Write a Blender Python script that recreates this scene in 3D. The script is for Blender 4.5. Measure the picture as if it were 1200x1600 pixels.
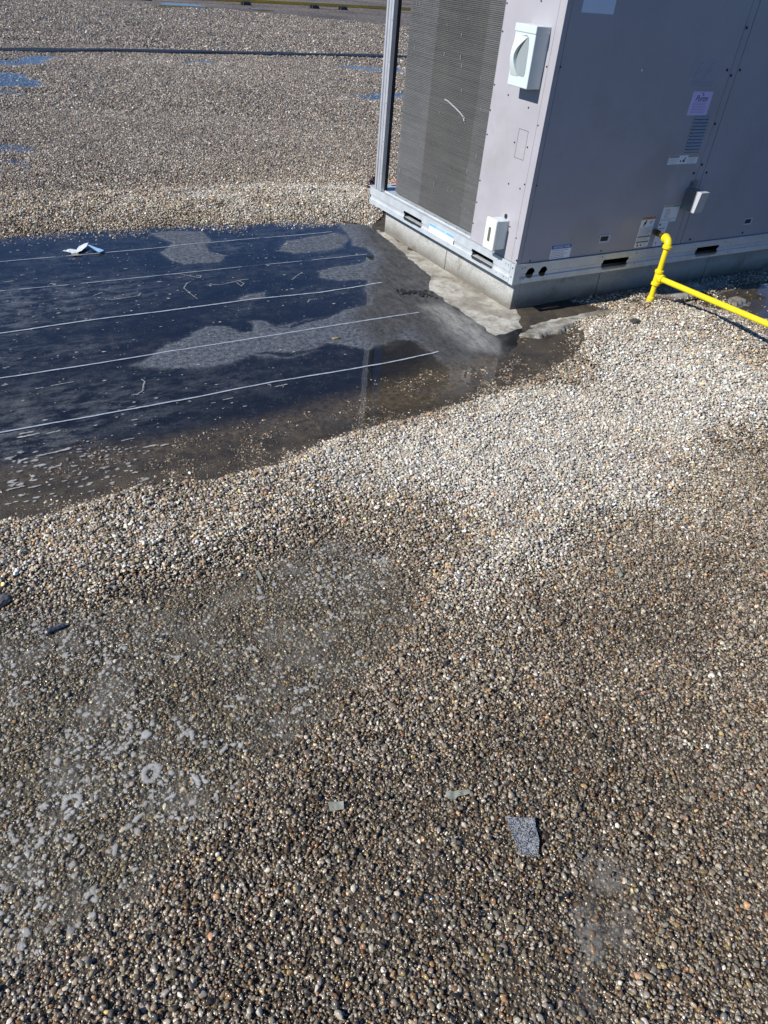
import bpy, bmesh, math, random
import numpy as np
from mathutils import Matrix, Vector

R = math.radians
random.seed(7)
rng = np.random.default_rng(11)
for o in list(bpy.data.objects):
    bpy.data.objects.remove(o)
SC = bpy.context.scene
COL = SC.collection

# ------------------------------------------------------------------ camera
FPX, PITCH, ROLL, YAW, CH = 1107.8, .66134, .10192, .58075, 1.6
Fv = np.array([math.sin(YAW)*math.cos(PITCH), math.cos(YAW)*math.cos(PITCH), -math.sin(PITCH)])
rt = np.array([math.cos(YAW), -math.sin(YAW), 0.0])
up = np.cross(rt, Fv)
Rv = rt*math.cos(ROLL)+up*math.sin(ROLL)
Uv = -rt*math.sin(ROLL)+up*math.cos(ROLL)
cam = bpy.data.objects.new("camera", bpy.data.cameras.new("camera"))
COL.objects.link(cam)
M = Matrix.Identity(4)
for i in range(3):
    M[i][0], M[i][1], M[i][2] = Rv[i], Uv[i], -Fv[i]
M[2][3] = CH
cam.matrix_world = M
cam.data.sensor_fit = 'VERTICAL'
cam.data.sensor_height = 36.0
cam.data.lens = FPX/1600*36
cam.data.clip_start = 0.02
cam.data.clip_end = 3000
SC.camera = cam

# ------------------------------------------------------------------ light
EL, AZ = R(36.5), R(4.0)             # sun from -X, swung a little to +Y
sunv = Vector((-math.cos(EL)*math.cos(AZ), math.cos(EL)*math.sin(AZ), math.sin(EL)))
w = bpy.data.worlds.new("World"); SC.world = w; w.use_nodes = True
nt = w.node_tree
sky = nt.nodes.new("ShaderNodeTexSky"); sky.sky_type = 'NISHITA'; sky.sun_disc = False
sky.sun_elevation = EL
sky.sun_rotation = math.atan2(sunv.x, sunv.y) % (2*math.pi)
sky.altitude = 600; sky.air_density = 1.0; sky.dust_density = 0.1; sky.ozone_density = 4.5
tint = nt.nodes.new("ShaderNodeMix"); tint.data_type = 'RGBA'; tint.blend_type = 'MULTIPLY'; tint.inputs[0].default_value = 1
tint.inputs[7].default_value = (.52, .82, 1.16, 1)      # deep, clear, dry-air blue
nt.links.new(sky.outputs[0], tint.inputs[6]); nt.links.new(tint.outputs[2], nt.nodes["Background"].inputs[0])
nt.nodes["Background"].inputs[1].default_value = 0.072
sl = bpy.data.lights.new("sun", 'SUN'); sl.energy = 4.9; sl.angle = R(0.53); sl.color = (1, .97, .925)
so = bpy.data.objects.new("sun", sl); COL.objects.link(so)
so.rotation_euler = (-sunv).to_track_quat('-Z', 'Y').to_euler()
SC.view_settings.view_transform = 'Standard'
SC.view_settings.look = 'None'
SC.view_settings.exposure = 0.17
SC.view_settings.gamma = 1
SC.cycles.max_bounces = 6
SC.cycles.transparent_max_bounces = 12
SC.cycles.caustics_reflective = False
SC.cycles.caustics_refractive = False

# ------------------------------------------------------------------ helpers
def g(px, py, z=0.0):
    """pixel of the 1200x1600 photograph -> point of the roof plane"""
    d = Fv*FPX+Rv*(px-600)-Uv*(py-800)
    t = (z-CH)/d[2]
    return d[0]*t, d[1]*t

def hsh(ix, iy, s):
    n = (ix.astype(np.int64)*374761393+iy.astype(np.int64)*668265263+s*2246822519) & 0xffffffff
    n = ((n ^ (n >> 13))*1274126177) & 0xffffffff
    n = n ^ (n >> 16)
    return (n & 0xffffff)/float(0xffffff)

def vnoise(x, y, s=0):
    ix = np.floor(x); iy = np.floor(y); fx = x-ix; fy = y-iy
    fx = fx*fx*(3-2*fx); fy = fy*fy*(3-2*fy)
    a = hsh(ix, iy, s); b = hsh(ix+1, iy, s); c = hsh(ix, iy+1, s); d = hsh(ix+1, iy+1, s)
    return (a*(1-fx)+b*fx)*(1-fy)+(c*(1-fx)+d*fx)*fy

def fbm(x, y, f, s=0, o=4):
    """-1 .. 1"""
    r = 0; a = 1; t = 0
    for k in range(o):
        r = r+a*(vnoise(x*f+17.3*k, y*f-9.1*k, s+k)*2-1); t += a; a *= .5; f *= 2.03
    return r/t

def sstep(a, b, v):
    t = np.clip((v-a)/(b-a), 0, 1)
    return t*t*(3-2*t)

def sdist(poly, x, y):
    """signed distance in metres to a polygon given in photo pixels, positive inside"""
    P = np.array([g(*p) for p in poly]); Q = np.roll(P, -1, 0)
    x0, y0 = P.min(0)-1.2; x1, y1 = P.max(0)+1.2
    out = np.full(x.shape, -1.2)
    m = (x > x0) & (x < x1) & (y > y0) & (y < y1)
    xm = x[m]; ym = y[m]
    d = np.full(xm.shape, 9e9); ins = np.zeros(xm.shape, bool)
    for (ax, ay), (bx, by) in zip(P, Q):
        ex, ey = bx-ax, by-ay
        t = np.clip(((xm-ax)*ex+(ym-ay)*ey)/(ex*ex+ey*ey+1e-12), 0, 1)
        d = np.minimum(d, np.hypot(xm-ax-t*ex, ym-ay-t*ey))
        c = (ay > ym) != (by > ym)
        with np.errstate(divide='ignore', invalid='ignore'):
            ins ^= c & (xm < (bx-ax)*(ym-ay)/(by-ay)+ax)
    out[m] = np.where(ins, d, -d)
    return out

def z6(*pts): return [(x/2.4, 330+y/2.4) for x, y in pts]
def z7(*pts): return [(400+x/2.4, 330+y/2.4) for x, y in pts]

class MB:
    def __init__(s): s.bm = bmesh.new()
    def quad(s, pts):
        vs = [s.bm.verts.new(p) for p in pts]; return s.bm.faces.new(vs)
    def box8(s, P):
        v = [s.bm.verts.new(p) for p in P]
        for f in ((0,3,2,1),(4,5,6,7),(0,1,5,4),(1,2,6,5),(2,3,7,6),(3,0,4,7)):
            s.bm.faces.new([v[i] for i in f])
    def box(s, x0, x1, y0, y1, z0, z1):
        s.box8([(x0,y0,z0),(x1,y0,z0),(x1,y1,z0),(x0,y1,z0),(x0,y0,z1),(x1,y0,z1),(x1,y1,z1),(x0,y1,z1)])
    def fbox(s, fr, a0, a1, b0, b1, d0, d1):
        s.box8([fr(a0,b0,d0),fr(a1,b0,d0),fr(a1,b1,d0),fr(a0,b1,d0),fr(a0,b0,d1),fr(a1,b0,d1),fr(a1,b1,d1),fr(a0,b1,d1)])
    def prism(s, bot, top):
        n = len(bot)
        a = [s.bm.verts.new(p) for p in bot]; b = [s.bm.verts.new(p) for p in top]
        s.bm.faces.new(a[::-1]); s.bm.faces.new(b)
        for i in range(n): s.bm.faces.new((a[i], a[(i+1) % n], b[(i+1) % n], b[i]))
    def tube(s, path, rad, n=24, cap=True):
        """path: points, rad: radius or list"""
        path = [Vector(p) for p in path]
        if not isinstance(rad, (list, tuple)): rad = [rad]*len(path)
        ring = []; ref = None
        for i, p in enumerate(path):
            a = path[max(i-1, 0)]; b = path[min(i+1, len(path)-1)]
            if (b-a).length < 1e-9: t = tl
            else: t = (b-a).normalized()
            tl = t
            if ref is None:
                ref = t.orthogonal().normalized()
            ref = (ref-t*ref.dot(t)).normalized(); bi = t.cross(ref)
            ring.append([s.bm.verts.new(p+(ref*math.cos(2*math.pi*k/n)+bi*math.sin(2*math.pi*k/n))*rad[i]) for k in range(n)])
        for r0, r1 in zip(ring, ring[1:]):
            for k in range(n):
                s.bm.faces.new((r0[k], r0[(k+1) % n], r1[(k+1) % n], r1[k]))
        if cap:
            s.bm.faces.new(ring[0][::-1]); s.bm.faces.new(ring[-1])
    def disc(s, fr, a, b, r, d0, d1, n=16, rt_=None):
        ring = lambda d, rr: [fr(a+rr*math.cos(2*math.pi*k/n), b+rr*math.sin(2*math.pi*k/n), d) for k in range(n)]
        s.prism(ring(d0, r), ring(d1, rt_ or r))
    def build(s, name, mat, parent=None, bevel=0, smooth=False, angle=None, segs=2):
        bmesh.ops.recalc_face_normals(s.bm, faces=s.bm.faces)
        me = bpy.data.meshes.new(name); s.bm.to_mesh(me); s.bm.free()
        o = bpy.data.objects.new(name, me); COL.objects.link(o)
        if mat: me.materials.append(mat)
        if parent is not None: o.parent = parent
        if smooth or angle:
            me.shade_smooth()
            if angle: me.set_sharp_from_angle(angle=R(angle))
        if bevel:
            b = o.modifiers.new("b", 'BEVEL'); b.width = bevel; b.segments = segs; b.limit_method = 'ANGLE'; b.angle_limit = R(40)
            b.harden_normals = False
        return o

def tag(o, label=None, cat=None, group=None, kind=None):
    if label: o['label'] = label
    if cat: o['category'] = cat
    if group: o['group'] = group
    if kind: o['kind'] = kind
    return o

def empty(name, loc=(0, 0, 0)):
    o = bpy.data.objects.new(name, None); COL.objects.link(o); o.location = loc; o.empty_display_size = .1
    return o

def mat(name, col, rough=.5, metal=0, var=.0, vs=6, spot=None, bump=0, bs=200, coat=0, spec=.5, stretch=None):
    """principled material with procedural colour variation and bump"""
    m = bpy.data.materials.new(name); m.use_nodes = True
    n = m.node_tree.nodes; l = m.node_tree.links; p = n["Principled BSDF"]
    p.inputs['Base Color'].default_value = (*col, 1); p.inputs['Roughness'].default_value = rough
    p.inputs['Metallic'].default_value = metal; p.inputs['Coat Weight'].default_value = coat
    p.inputs['Specular IOR Level'].default_value = spec
    tc = n.new("ShaderNodeTexCoord"); src = tc.outputs['Object']
    if stretch:
        mp = n.new("ShaderNodeMapping"); mp.inputs['Scale'].default_value = stretch; l.new(src, mp.inputs[0]); src = mp.outputs[0]
    if var:
        t = n.new("ShaderNodeTexNoise"); t.inputs['Scale'].default_value = vs; t.inputs['Detail'].default_value = 8
        t.inputs['Roughness'].default_value = .65
        l.new(src, t.inputs['Vector'])
        r = n.new("ShaderNodeMapRange"); r.inputs[1].default_value = .3; r.inputs[2].default_value = .7
        r.inputs[3].default_value = 1-var; r.inputs[4].default_value = 1+var
        l.new(t.outputs['Fac'], r.inputs[0])
        h = n.new("ShaderNodeMix"); h.data_type = 'RGBA'; h.blend_type = 'MULTIPLY'; h.inputs[0].default_value = 1
        h.inputs[6].default_value = (*col, 1)
        l.new(r.outputs[0], h.inputs[7]); out = h.outputs[2]
        if spot:
            sc_, thr, c2, amt = spot
            t2 = n.new("ShaderNodeTexNoise"); t2.inputs['Scale'].default_value = sc_; t2.inputs['Detail'].default_value = 10
            t2.inputs['Roughness'].default_value = .7
            l.new(src, t2.inputs['Vector'])
            r2 = n.new("ShaderNodeMapRange"); r2.inputs[1].default_value = thr; r2.inputs[2].default_value = thr+.1
            r2.inputs[4].default_value = amt; l.new(t2.outputs['Fac'], r2.inputs[0])
            h2 = n.new("ShaderNodeMix"); h2.data_type = 'RGBA'; h2.inputs[7].default_value = (*c2, 1)
            l.new(r2.outputs[0], h2.inputs[0]); l.new(out, h2.inputs[6]); out = h2.outputs[2]
        l.new(out, p.inputs['Base Color'])
        rr = n.new("ShaderNodeMapRange"); rr.inputs[3].default_value = max(rough-.08, .02); rr.inputs[4].default_value = rough+.1
        l.new(t.outputs['Fac'], rr.inputs[0]); l.new(rr.outputs[0], p.inputs['Roughness'])
    if bump:
        b = n.new("ShaderNodeBump"); b.inputs['Strength'].default_value = 1; b.inputs['Distance'].default_value = bump
        t = n.new("ShaderNodeTexNoise"); t.inputs['Scale'].default_value = bs; t.inputs['Detail'].default_value = 4
        l.new(src, t.inputs['Vector']); l.new(t.outputs['Fac'], b.inputs['Height']); l.new(b.outputs[0], p.inputs['Normal'])
    return m

MT = {}
MT['paint'] = mat('mauve_grey_paint', (.415, .400, .425), .34, var=.07, vs=3.2, spot=(2.2, .54, (.33, .30, .28), .35), bump=.0016, bs=2.2, spec=.35, coat=.06)
MT['galv'] = mat('galvanised_steel', (.60, .64, .66), .40, .25, var=.12, vs=14, spot=(9, .6, (.36, .35, .32), .5), bump=.0004, bs=40)
MT['alum'] = mat('bright_aluminium', (.66, .67, .70), .38, .5, var=.08, vs=10)
MT['dark'] = mat('dark_cavity', (.012, .012, .013), .8)
MT['gap'] = mat('dark_joint_and_shade', (.02, .02, .025), .7)
MT['screw'] = mat('rusted_screw', (.09, .055, .045), .6, .3, var=.3, vs=60)
MT['screwd'] = mat('dark_screw', (.025, .025, .03), .5, .3)
MT['white'] = mat('white_label', (.90, .91, .92), .3, var=.03, vs=20)
MT['blue'] = mat('blue_print', (.06, .16, .48), .4)
MT['bluef'] = mat('faded_blue_print', (.22, .48, .80), .4, var=.1, vs=30)
MT['ink'] = mat('black_print', (.03, .03, .035), .5)
MT['grey_ink'] = mat('grey_print', (.28, .29, .31), .5)
MT['faint'] = mat('faint_print', (.66, .66, .70), .5)
MT['orange'] = mat('orange_print', (.62, .26, .08), .45)
MT['green'] = mat('green_print', (.05, .17, .12), .45)
MT['red'] = mat('red_print', (.55, .06, .05), .45)
MT['purple'] = mat('lilac_label', (.74, .62, .95), .4, var=.03, vs=20)
MT['yellow'] = mat('yellow_pipe_paint', (.86, .66, .012), .42, var=.12, vs=12, spot=(48, .62, (.24, .15, .04), .7), bump=.0010, bs=60)
MT['brass'] = mat('rusty_threaded_nipple', (.16, .12, .03), .55, .5, var=.4, vs=60)
MT['plastic'] = mat('pale_green_grey_enamel', (.62, .69, .68), .35, var=.03, vs=10)
MT['cream'] = mat('cream_plastic', (.78, .78, .72), .35, var=.03, vs=10)
MT['lens'] = mat('smoked_window', (.13, .13, .10), .15)
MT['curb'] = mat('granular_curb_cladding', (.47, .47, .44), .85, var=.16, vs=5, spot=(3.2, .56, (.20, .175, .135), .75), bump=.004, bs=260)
def curb_mat():
    m = MT['curb']; n = m.node_tree.nodes; l = m.node_tree.links; p = n["Principled BSDF"]
    src = p.inputs['Base Color'].links[0].from_socket
    tc = n.new("ShaderNodeTexCoord"); sx = n.new("ShaderNodeSeparateXYZ"); l.new(tc.outputs['Object'], sx.inputs[0])
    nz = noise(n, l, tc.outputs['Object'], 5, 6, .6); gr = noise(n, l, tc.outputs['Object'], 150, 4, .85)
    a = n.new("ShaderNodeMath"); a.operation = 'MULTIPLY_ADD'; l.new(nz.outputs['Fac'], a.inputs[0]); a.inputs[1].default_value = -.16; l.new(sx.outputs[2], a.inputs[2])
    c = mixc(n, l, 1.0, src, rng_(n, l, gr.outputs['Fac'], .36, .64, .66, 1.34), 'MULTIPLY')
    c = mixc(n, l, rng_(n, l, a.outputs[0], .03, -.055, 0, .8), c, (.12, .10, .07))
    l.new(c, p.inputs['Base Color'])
MT['hoodgalv'] = mat('grey_galvanised_hood', (.26, .28, .29), .35, .7, var=.12, vs=20)
MT['rubber'] = mat('black_rubber', (.03, .03, .032), .6, var=.3, vs=30)
MT['navy'] = mat('dull_navy_plastic', (.06, .075, .11), .38, var=.25, vs=60, bump=.0006, bs=120)
MT['maroon'] = mat('maroon_bristle', (.10, .035, .045), .6, var=.4, vs=60)
MT['redp'] = mat('red_plastic', (.75, .07, .04), .4)
MT['paperw'] = mat('creased_white_paper', (.72, .76, .78), .5, var=.06, vs=60, bump=.002, bs=70)
MT['paperb'] = mat('pale_blue_wrapper', (.35, .60, .88), .3, var=.1, vs=60, bump=.002, bs=70)
MT['tape'] = mat('pale_translucent_tape', (.32, .33, .26), .4, var=.3, vs=60, spot=(60, .52, (.15, .13, .09), .8))
MT['tar'] = mat('black_tar', (.018, .018, .02), .45, var=.3, vs=40, bump=.004, bs=90)
MT['chalk'] = mat('white_seam_line', (.40, .44, .50), .6, var=.25, vs=40)
MT['leaf'] = mat('dry_twig', (.30, .23, .13), .7, var=.2, vs=60)

def shingle_mat():
    m = bpy.data.materials.new('mineral_shingle'); m.use_nodes = True
    n = m.node_tree.nodes; l = m.node_tree.links; p = n["Principled BSDF"]; p.inputs['Roughness'].default_value = .7
    tc = n.new("ShaderNodeTexCoord"); v = n.new("ShaderNodeTexVoronoi"); v.inputs['Scale'].default_value = 700
    l.new(tc.outputs['Object'], v.inputs['Vector'])
    s = n.new("ShaderNodeSeparateColor"); l.new(v.outputs['Color'], s.inputs[0])
    r = n.new("ShaderNodeValToRGB"); r.color_ramp.elements[0].position = .42; r.color_ramp.elements[0].color = (.02, .023, .028, 1)
    r.color_ramp.elements[1].position = .8; r.color_ramp.elements[1].color = (.50, .52, .54, 1)
    l.new(s.outputs[0], r.inputs[0]); l.new(r.outputs[0], p.inputs['Base Color'])
    b = n.new("ShaderNodeBump"); b.inputs['Distance'].default_value = .002; l.new(s.outputs[1], b.inputs['Height']); l.new(b.outputs[0], p.inputs['Normal'])
    return m
MT['shingle'] = shingle_mat()

# ------------------------------------------------------------------ zones of the roof, traced on the roof plane
P_MEMB = [(-260, 385), (0, 369), (120, 360), (240, 354), (350, 350), (440, 346), (520, 344), (575, 352), (604, 372), (700, 430), (800, 492),
          (815, 530), (800, 560), (760, 590), (700, 618), (640, 640), (500, 670), (330, 705), (150, 737), (0, 760), (-300, 815)]
P_DAMP = [(-300, 740), (0, 700), (330, 640), (560, 600), (700, 560), (800, 520), (880, 500), (905, 520), (890, 560), (800, 600), (735, 632), (640, 652), (560, 672),
          (500, 695), (430, 725), (330, 752), (200, 775), (80, 800), (0, 812), (-300, 840)]
P_SILT = [(610, 590), (660, 572), (740, 560), (880, 535), (890, 560), (800, 600), (735, 632), (640, 652), (560, 672), (500, 695), (430, 722), (330, 750),
          (200, 790), (0, 840), (-300, 900), (-300, 790), (0, 722), (200, 690), (330, 665), (440, 640), (520, 622)]
P_RIDGE = [(-200, 850), (0, 805), (100, 790), (200, 765), (330, 738), (450, 705), (520, 680), (620, 662), (740, 640), (830, 600), (900, 560), (905, 515), (960, 497),
           (1040, 480), (1130, 500), (1260, 560), (1230, 640), (1100, 750), (950, 830), (880, 900), (770, 950), (700, 960), (640, 880), (520, 815), (430, 862), (330, 900), (250, 925),
           (160, 945), (60, 935), (-200, 960)]
P_PUD2 = [(-200, 960), (60, 940), (160, 948), (250, 930), (330, 905), (430, 868), (520, 825), (600, 850), (650, 900), (660, 950), (600, 1040), (545, 1090), (500, 1160), (420, 1240), (330, 1310),
          (250, 1380), (200, 1440), (120, 1500), (0, 1540), (-200, 1560)]
P_PUD3 = [(890, 1350), (930, 1325), (975, 1350), (990, 1430), (975, 1520), (940, 1600), (890, 1600), (900, 1500), (890, 1430)]
P_FLASH = [(600, 345), (583, 356), (580, 372), (604, 402), (640, 417), (668, 432), (652, 448), (668, 459), (700, 478), (740, 510), (770, 534), (800, 522), (850, 510), (900, 503), (955, 488),
           (905, 478), (800, 455), (603, 330)]
P_ISLES = [z6((560,85),(640,72),(760,75),(800,110),(770,135),(790,150),(850,165),(820,190),(700,198),(640,185),(600,155),(640,120)),
           z6((490,580),(560,540),(610,500),(700,470),(735,440),(760,428),(850,430),(890,450),(940,450),(950,425),(935,410),(1000,412),(1050,432),(1100,425),(1140,405),(1200,400))
           + z7((60,430),(140,432),(250,400),(330,372),(430,352),(440,335),(400,300),(420,258),(320,262),(240,250),(222,224),(310,205),(400,192),(440,178),(440,165),(410,140),(370,130),(340,90),(300,40),
                (420,50),(560,170),(640,240),(650,300),(900,480),(930,530),(880,575),(740,600),(690,560),(600,490),(520,480),(480,500),(420,520),(360,512),(270,495),(200,530),(100,545),(0,535))
           + z6((1200,520),(1130,540),(1050,555),(950,545),(860,570),(800,580),(700,590),(620,592)),
           z7((75,150),(110,110),(200,95),(290,80),(345,90),(350,110),(320,140),(240,150),(150,157)),
           z6((890,325),(930,308),(1000,303),(1000,320),(960,332),(900,338))]
P_FARPUD = [[(-60, 92), (20, 90), (100, 93), (60, 98), (0, 99)], [(-60, 108), (20, 112), (62, 123), (20, 131), (-60, 133)], [(-60, 140), (20, 142), (52, 147), (20, 151), (-60, 152)],
            [(512, 102), (560, 101), (625, 104), (625, 110), (560, 109)], [(530, 142), (570, 140), (625, 143), (625, 151), (560, 150)],
            [(228, 8), (262, 6), (325, 6), (320, 11), (275, 12), (262, 14)], [(398, 16), (430, 16), (432, 19), (405, 19)], [(288, 96), (320, 96), (345, 98), (300, 99)],
            [(-10, 234), (18, 235), (20, 241), (-10, 242)], [(-10, 252), (10, 254), (8, 262), (-10, 262)]]
P_RIGHTPUD = [(1120, 455), (1160, 448), (1230, 440), (1230, 500), (1190, 500), (1150, 478)]
P_FARRIDGE = [(-100, 300), (150, 300), (300, 290), (440, 288), (560, 290), (620, 300), (625, 345), (560, 345), (420, 342), (250, 350), (120, 358), (0, 366), (-100, 372)]
P_DAMPR = [(950, 480), (1010, 473), (1100, 455), (1230, 430), (1230, 505), (1150, 488), (1090, 480), (1060, 474)]

def field(x, y):
    """everything the builders need to know at points of the roof"""
    wx = x+.05*fbm(x, y, 3.1, 5, 3)+.015*fbm(x, y, 17, 6, 2); wy = y+.05*fbm(x, y, 3.1, 8, 3)+.015*fbm(x, y, 17, 9, 2)
    d = {}
    d['m'] = sdist(P_MEMB, wx, wy)
    d['damp'] = sdist(P_DAMP, wx, wy)
    d['ridge'] = sdist(P_RIDGE, wx, wy)
    d['p2'] = sdist(P_PUD2, wx, wy)
    d['p3'] = sdist(P_PUD3, wx, wy)
    d['fl'] = sdist(P_FLASH, x, y)
    fx = x+.30*fbm(x, y, 1.3, 31, 5); fy = y+.55*fbm(x, y, .9, 37, 5)
    d['far'] = np.max([sdist(p, fx, fy) for p in P_FARPUD], 0)
    d['fr'] = sdist(P_FARRIDGE, wx, wy)
    d['rp'] = sdist(P_RIGHTPUD, wx, wy)
    d['dr'] = sdist(P_DAMPR, wx, wy)
    return d

MOUNDS = [(1015, 474, .045, .13), (1090, 497, .028, .14), (1150, 520, .02, .2), (940, 540, .02, .25), (700, 690, .02, .3), (180, 800, .02, .2), (300, 800, .016, .2),
          (450, 312, .03, .35), (250, 330, .02, .3), (590, 330, .06, .22), (520, 330, .03, .2), (430, 770, .012, .15), (780, 760, .02, .3)]
def height(x, y, d):
    """top of the gravel (or of whatever lies on the roof)"""
    h = .011+.006*fbm(x, y, 1.1, 20, 4)+.004*fbm(x, y, 6, 25, 2)
    rs = sstep(-.015, .13, d['ridge'])
    h = h+rs*(.020+.016*fbm(x, y, 4, 40, 3)+.011*fbm(x, y, 11, 47, 2))
    h = h+sstep(0, .3, d['fr'])*(.030+.028*fbm(x, y, 3.4, 44, 3)+.012*fbm(x, y, 10, 45, 2))
    for px, py, a, r in MOUNDS:
        cx, cy = g(px, py); h = h+a*np.exp(-((x-cx)**2+(y-cy)**2)/(r*r))
    lo = np.maximum(d['p2'], -9)
    t = sstep(-.10, .10, lo); h = h*(1-t)+t*(-.0052+.0042*fbm(x, y, 5, 60, 3))
    t = sstep(-.10, .08, d['p3']); h = h*(1-t)+t*(-.0045+.003*fbm(x, y, 6, 61, 3))
    t = sstep(-.08, .05, np.maximum(d['damp'], d['m'])); h = h*(1-t)+t*(-.006+.003*fbm(x, y, 5, 62, 3))
    t = sstep(-.30, .10, d['far']); h = h*(1-t)+t*(-.013+.013*fbm(x, y, 2.2, 63, 4))
    t = sstep(-.08, .04, d['rp']); h = h*(1-t)+t*(-.008)
    t = sstep(-.08, .03, d['dr']-.02); h = h*(1-t)+t*np.minimum(h, .004)
    return h

# wetness / tone control points: (px, py, dryness 0..1)
TONE = [(100, 850, .62), (250, 830, .70), (400, 800, .72), (550, 740, .88), (700, 720, 1.08), (850, 650, 1.08), (1000, 580, 1.12), (1050, 640, 1.12), (1150, 600, .95),
        (950, 760, .92), (1100, 780, .72), (840, 880, .80), (1000, 860, .58), (750, 940, .75), (1180, 700, .64), (1180, 900, .44), (1100, 1000, .38), (900, 1000, .50),
        (700, 1050, .42), (800, 1150, .34), (1100, 1200, .27), (600, 1200, .34), (500, 1300, .22), (350, 1400, .24), (600, 1450, .2), (900, 1400, .16), (1150, 1450, .18), (300, 1550, .22), (50, 1570, .26),
        (640, 850, .34), (590, 900, .28), (300, 1000, .38), (100, 1000, .40), (250, 1200, .34), (60, 1250, .36), (150, 1400, .34), (450, 1100, .30), (150, 920, .5),
        (1010, 475, .8), (1150, 530, .75), (960, 520, .8), (1190, 560, .65), (600, 630, .3), (300, 760, .25), (850, 560, .25),
        (450, 320, .85), (250, 330, .75), (60, 345, .55), (580, 320, .85), (300, 220, .42), (100, 220, .36), (500, 220, .46), (300, 150, .38), (300, 110, .50), (100, 110, .36), (550, 120, .36), (300, 265, .45), (100, 280, .42),
        (300, 60, .34), (100, 60, .32), (500, 60, .36), (300, 20, .32), (60, 20, .30), (560, 30, .32)]
TW = np.array([(*g(a, b), c) for a, b, c in TONE])
def tone(x, y):
    out = np.zeros_like(x); ws = np.zeros_like(x)
    for cx, cy, c in TW:
        s = .05+.02*(cx*cx+cy*cy)
        q = 1/(((x-cx)**2+(y-cy)**2)/s+.02)**2
        out += q*c; ws += q
    return out/ws+.15*fbm(x, y, 2.2, 70, 4)+.10*fbm(x, y, 9, 74, 3)

def attr(n, name, typ='GEOMETRY'):
    a = n.new("ShaderNodeAttribute"); a.attribute_name = name; a.attribute_type = typ; return a

def mixc(n, l, fac, a, b, mode='MIX'):
    m = n.new("ShaderNodeMix"); m.data_type = 'RGBA'; m.blend_type = mode
    for s, v in ((0, fac), (6, a), (7, b)):
        if isinstance(v, (int, float)): m.inputs[s].default_value = v
        elif isinstance(v, tuple): m.inputs[s].default_value = (*v, 1)
        else: l.new(v, m.inputs[s])
    return m.outputs[2]

def noise(n, l, vec, sc, det=6, ro=.6, dist=0):
    t = n.new("ShaderNodeTexNoise"); t.inputs['Scale'].default_value = sc; t.inputs['Detail'].default_value = det
    t.inputs['Roughness'].default_value = ro; t.inputs['Distortion'].default_value = dist; l.new(vec, t.inputs['Vector']); return t

def rng_(n, l, v, a, b, c=0., d=1.):
    r = n.new("ShaderNodeMapRange"); r.inputs[1].default_value = a; r.inputs[2].default_value = b
    r.inputs[3].default_value = c; r.inputs[4].default_value = d; l.new(v, r.inputs[0]); return r.outputs[0]

curb_mat()

# ------------------------------------------------------------------ roof sheet
def axis(lo, hi, st, mid, st2, far):
    a = list(np.arange(lo, hi, st)); v = a[-1]; s = st
    while v < mid: s = min(s*1.1, st2); v += s; a.append(v)
    while v < far: s *= 1.25; v += s; a.append(v)
    v = lo; s = st; b = []
    while v > -3: s = min(s*1.1, st2); v -= s; b.append(v)
    while v > -far: s *= 1.25; v -= s; b.append(v)
    return np.array(b[::-1]+a)

def grid_mesh(name, xs, ys, Z, keep=None, attrs=None):
    nx, ny = len(xs), len(ys)
    X, Y = np.meshgrid(xs, ys)
    co = np.stack([X, Y, Z], -1).reshape(-1, 3)
    i = np.arange(nx*ny).reshape(ny, nx)
    q = np.stack([i[:-1, :-1], i[:-1, 1:], i[1:, 1:], i[1:, :-1]], -1).reshape(-1, 4)
    if keep is not None:
        k = keep.reshape(-1)[q].any(1); q = q[k]
        used = np.unique(q); rem = np.full(nx*ny, -1); rem[used] = np.arange(len(used)); q = rem[q]; co = co[used]
    else: used = slice(None)
    me = bpy.data.meshes.new(name)
    me.vertices.add(len(co)); me.vertices.foreach_set('co', co.astype(np.float32).ravel())
    me.loops.add(q.size); me.loops.foreach_set('vertex_index', q.astype(np.int32).ravel())
    me.polygons.add(len(q)); me.polygons.foreach_set('loop_start', np.arange(0, q.size, 4, dtype=np.int32))
    me.update(); me.validate()
    me.shade_smooth()
    for k_, v in (attrs or {}).items():
        at = me.attributes.new(k_, 'FLOAT', 'POINT'); at.data.foreach_set('value', v.reshape(-1)[used].astype(np.float32))
    o = bpy.data.objects.new(name, me); COL.objects.link(o)
    return o

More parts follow.
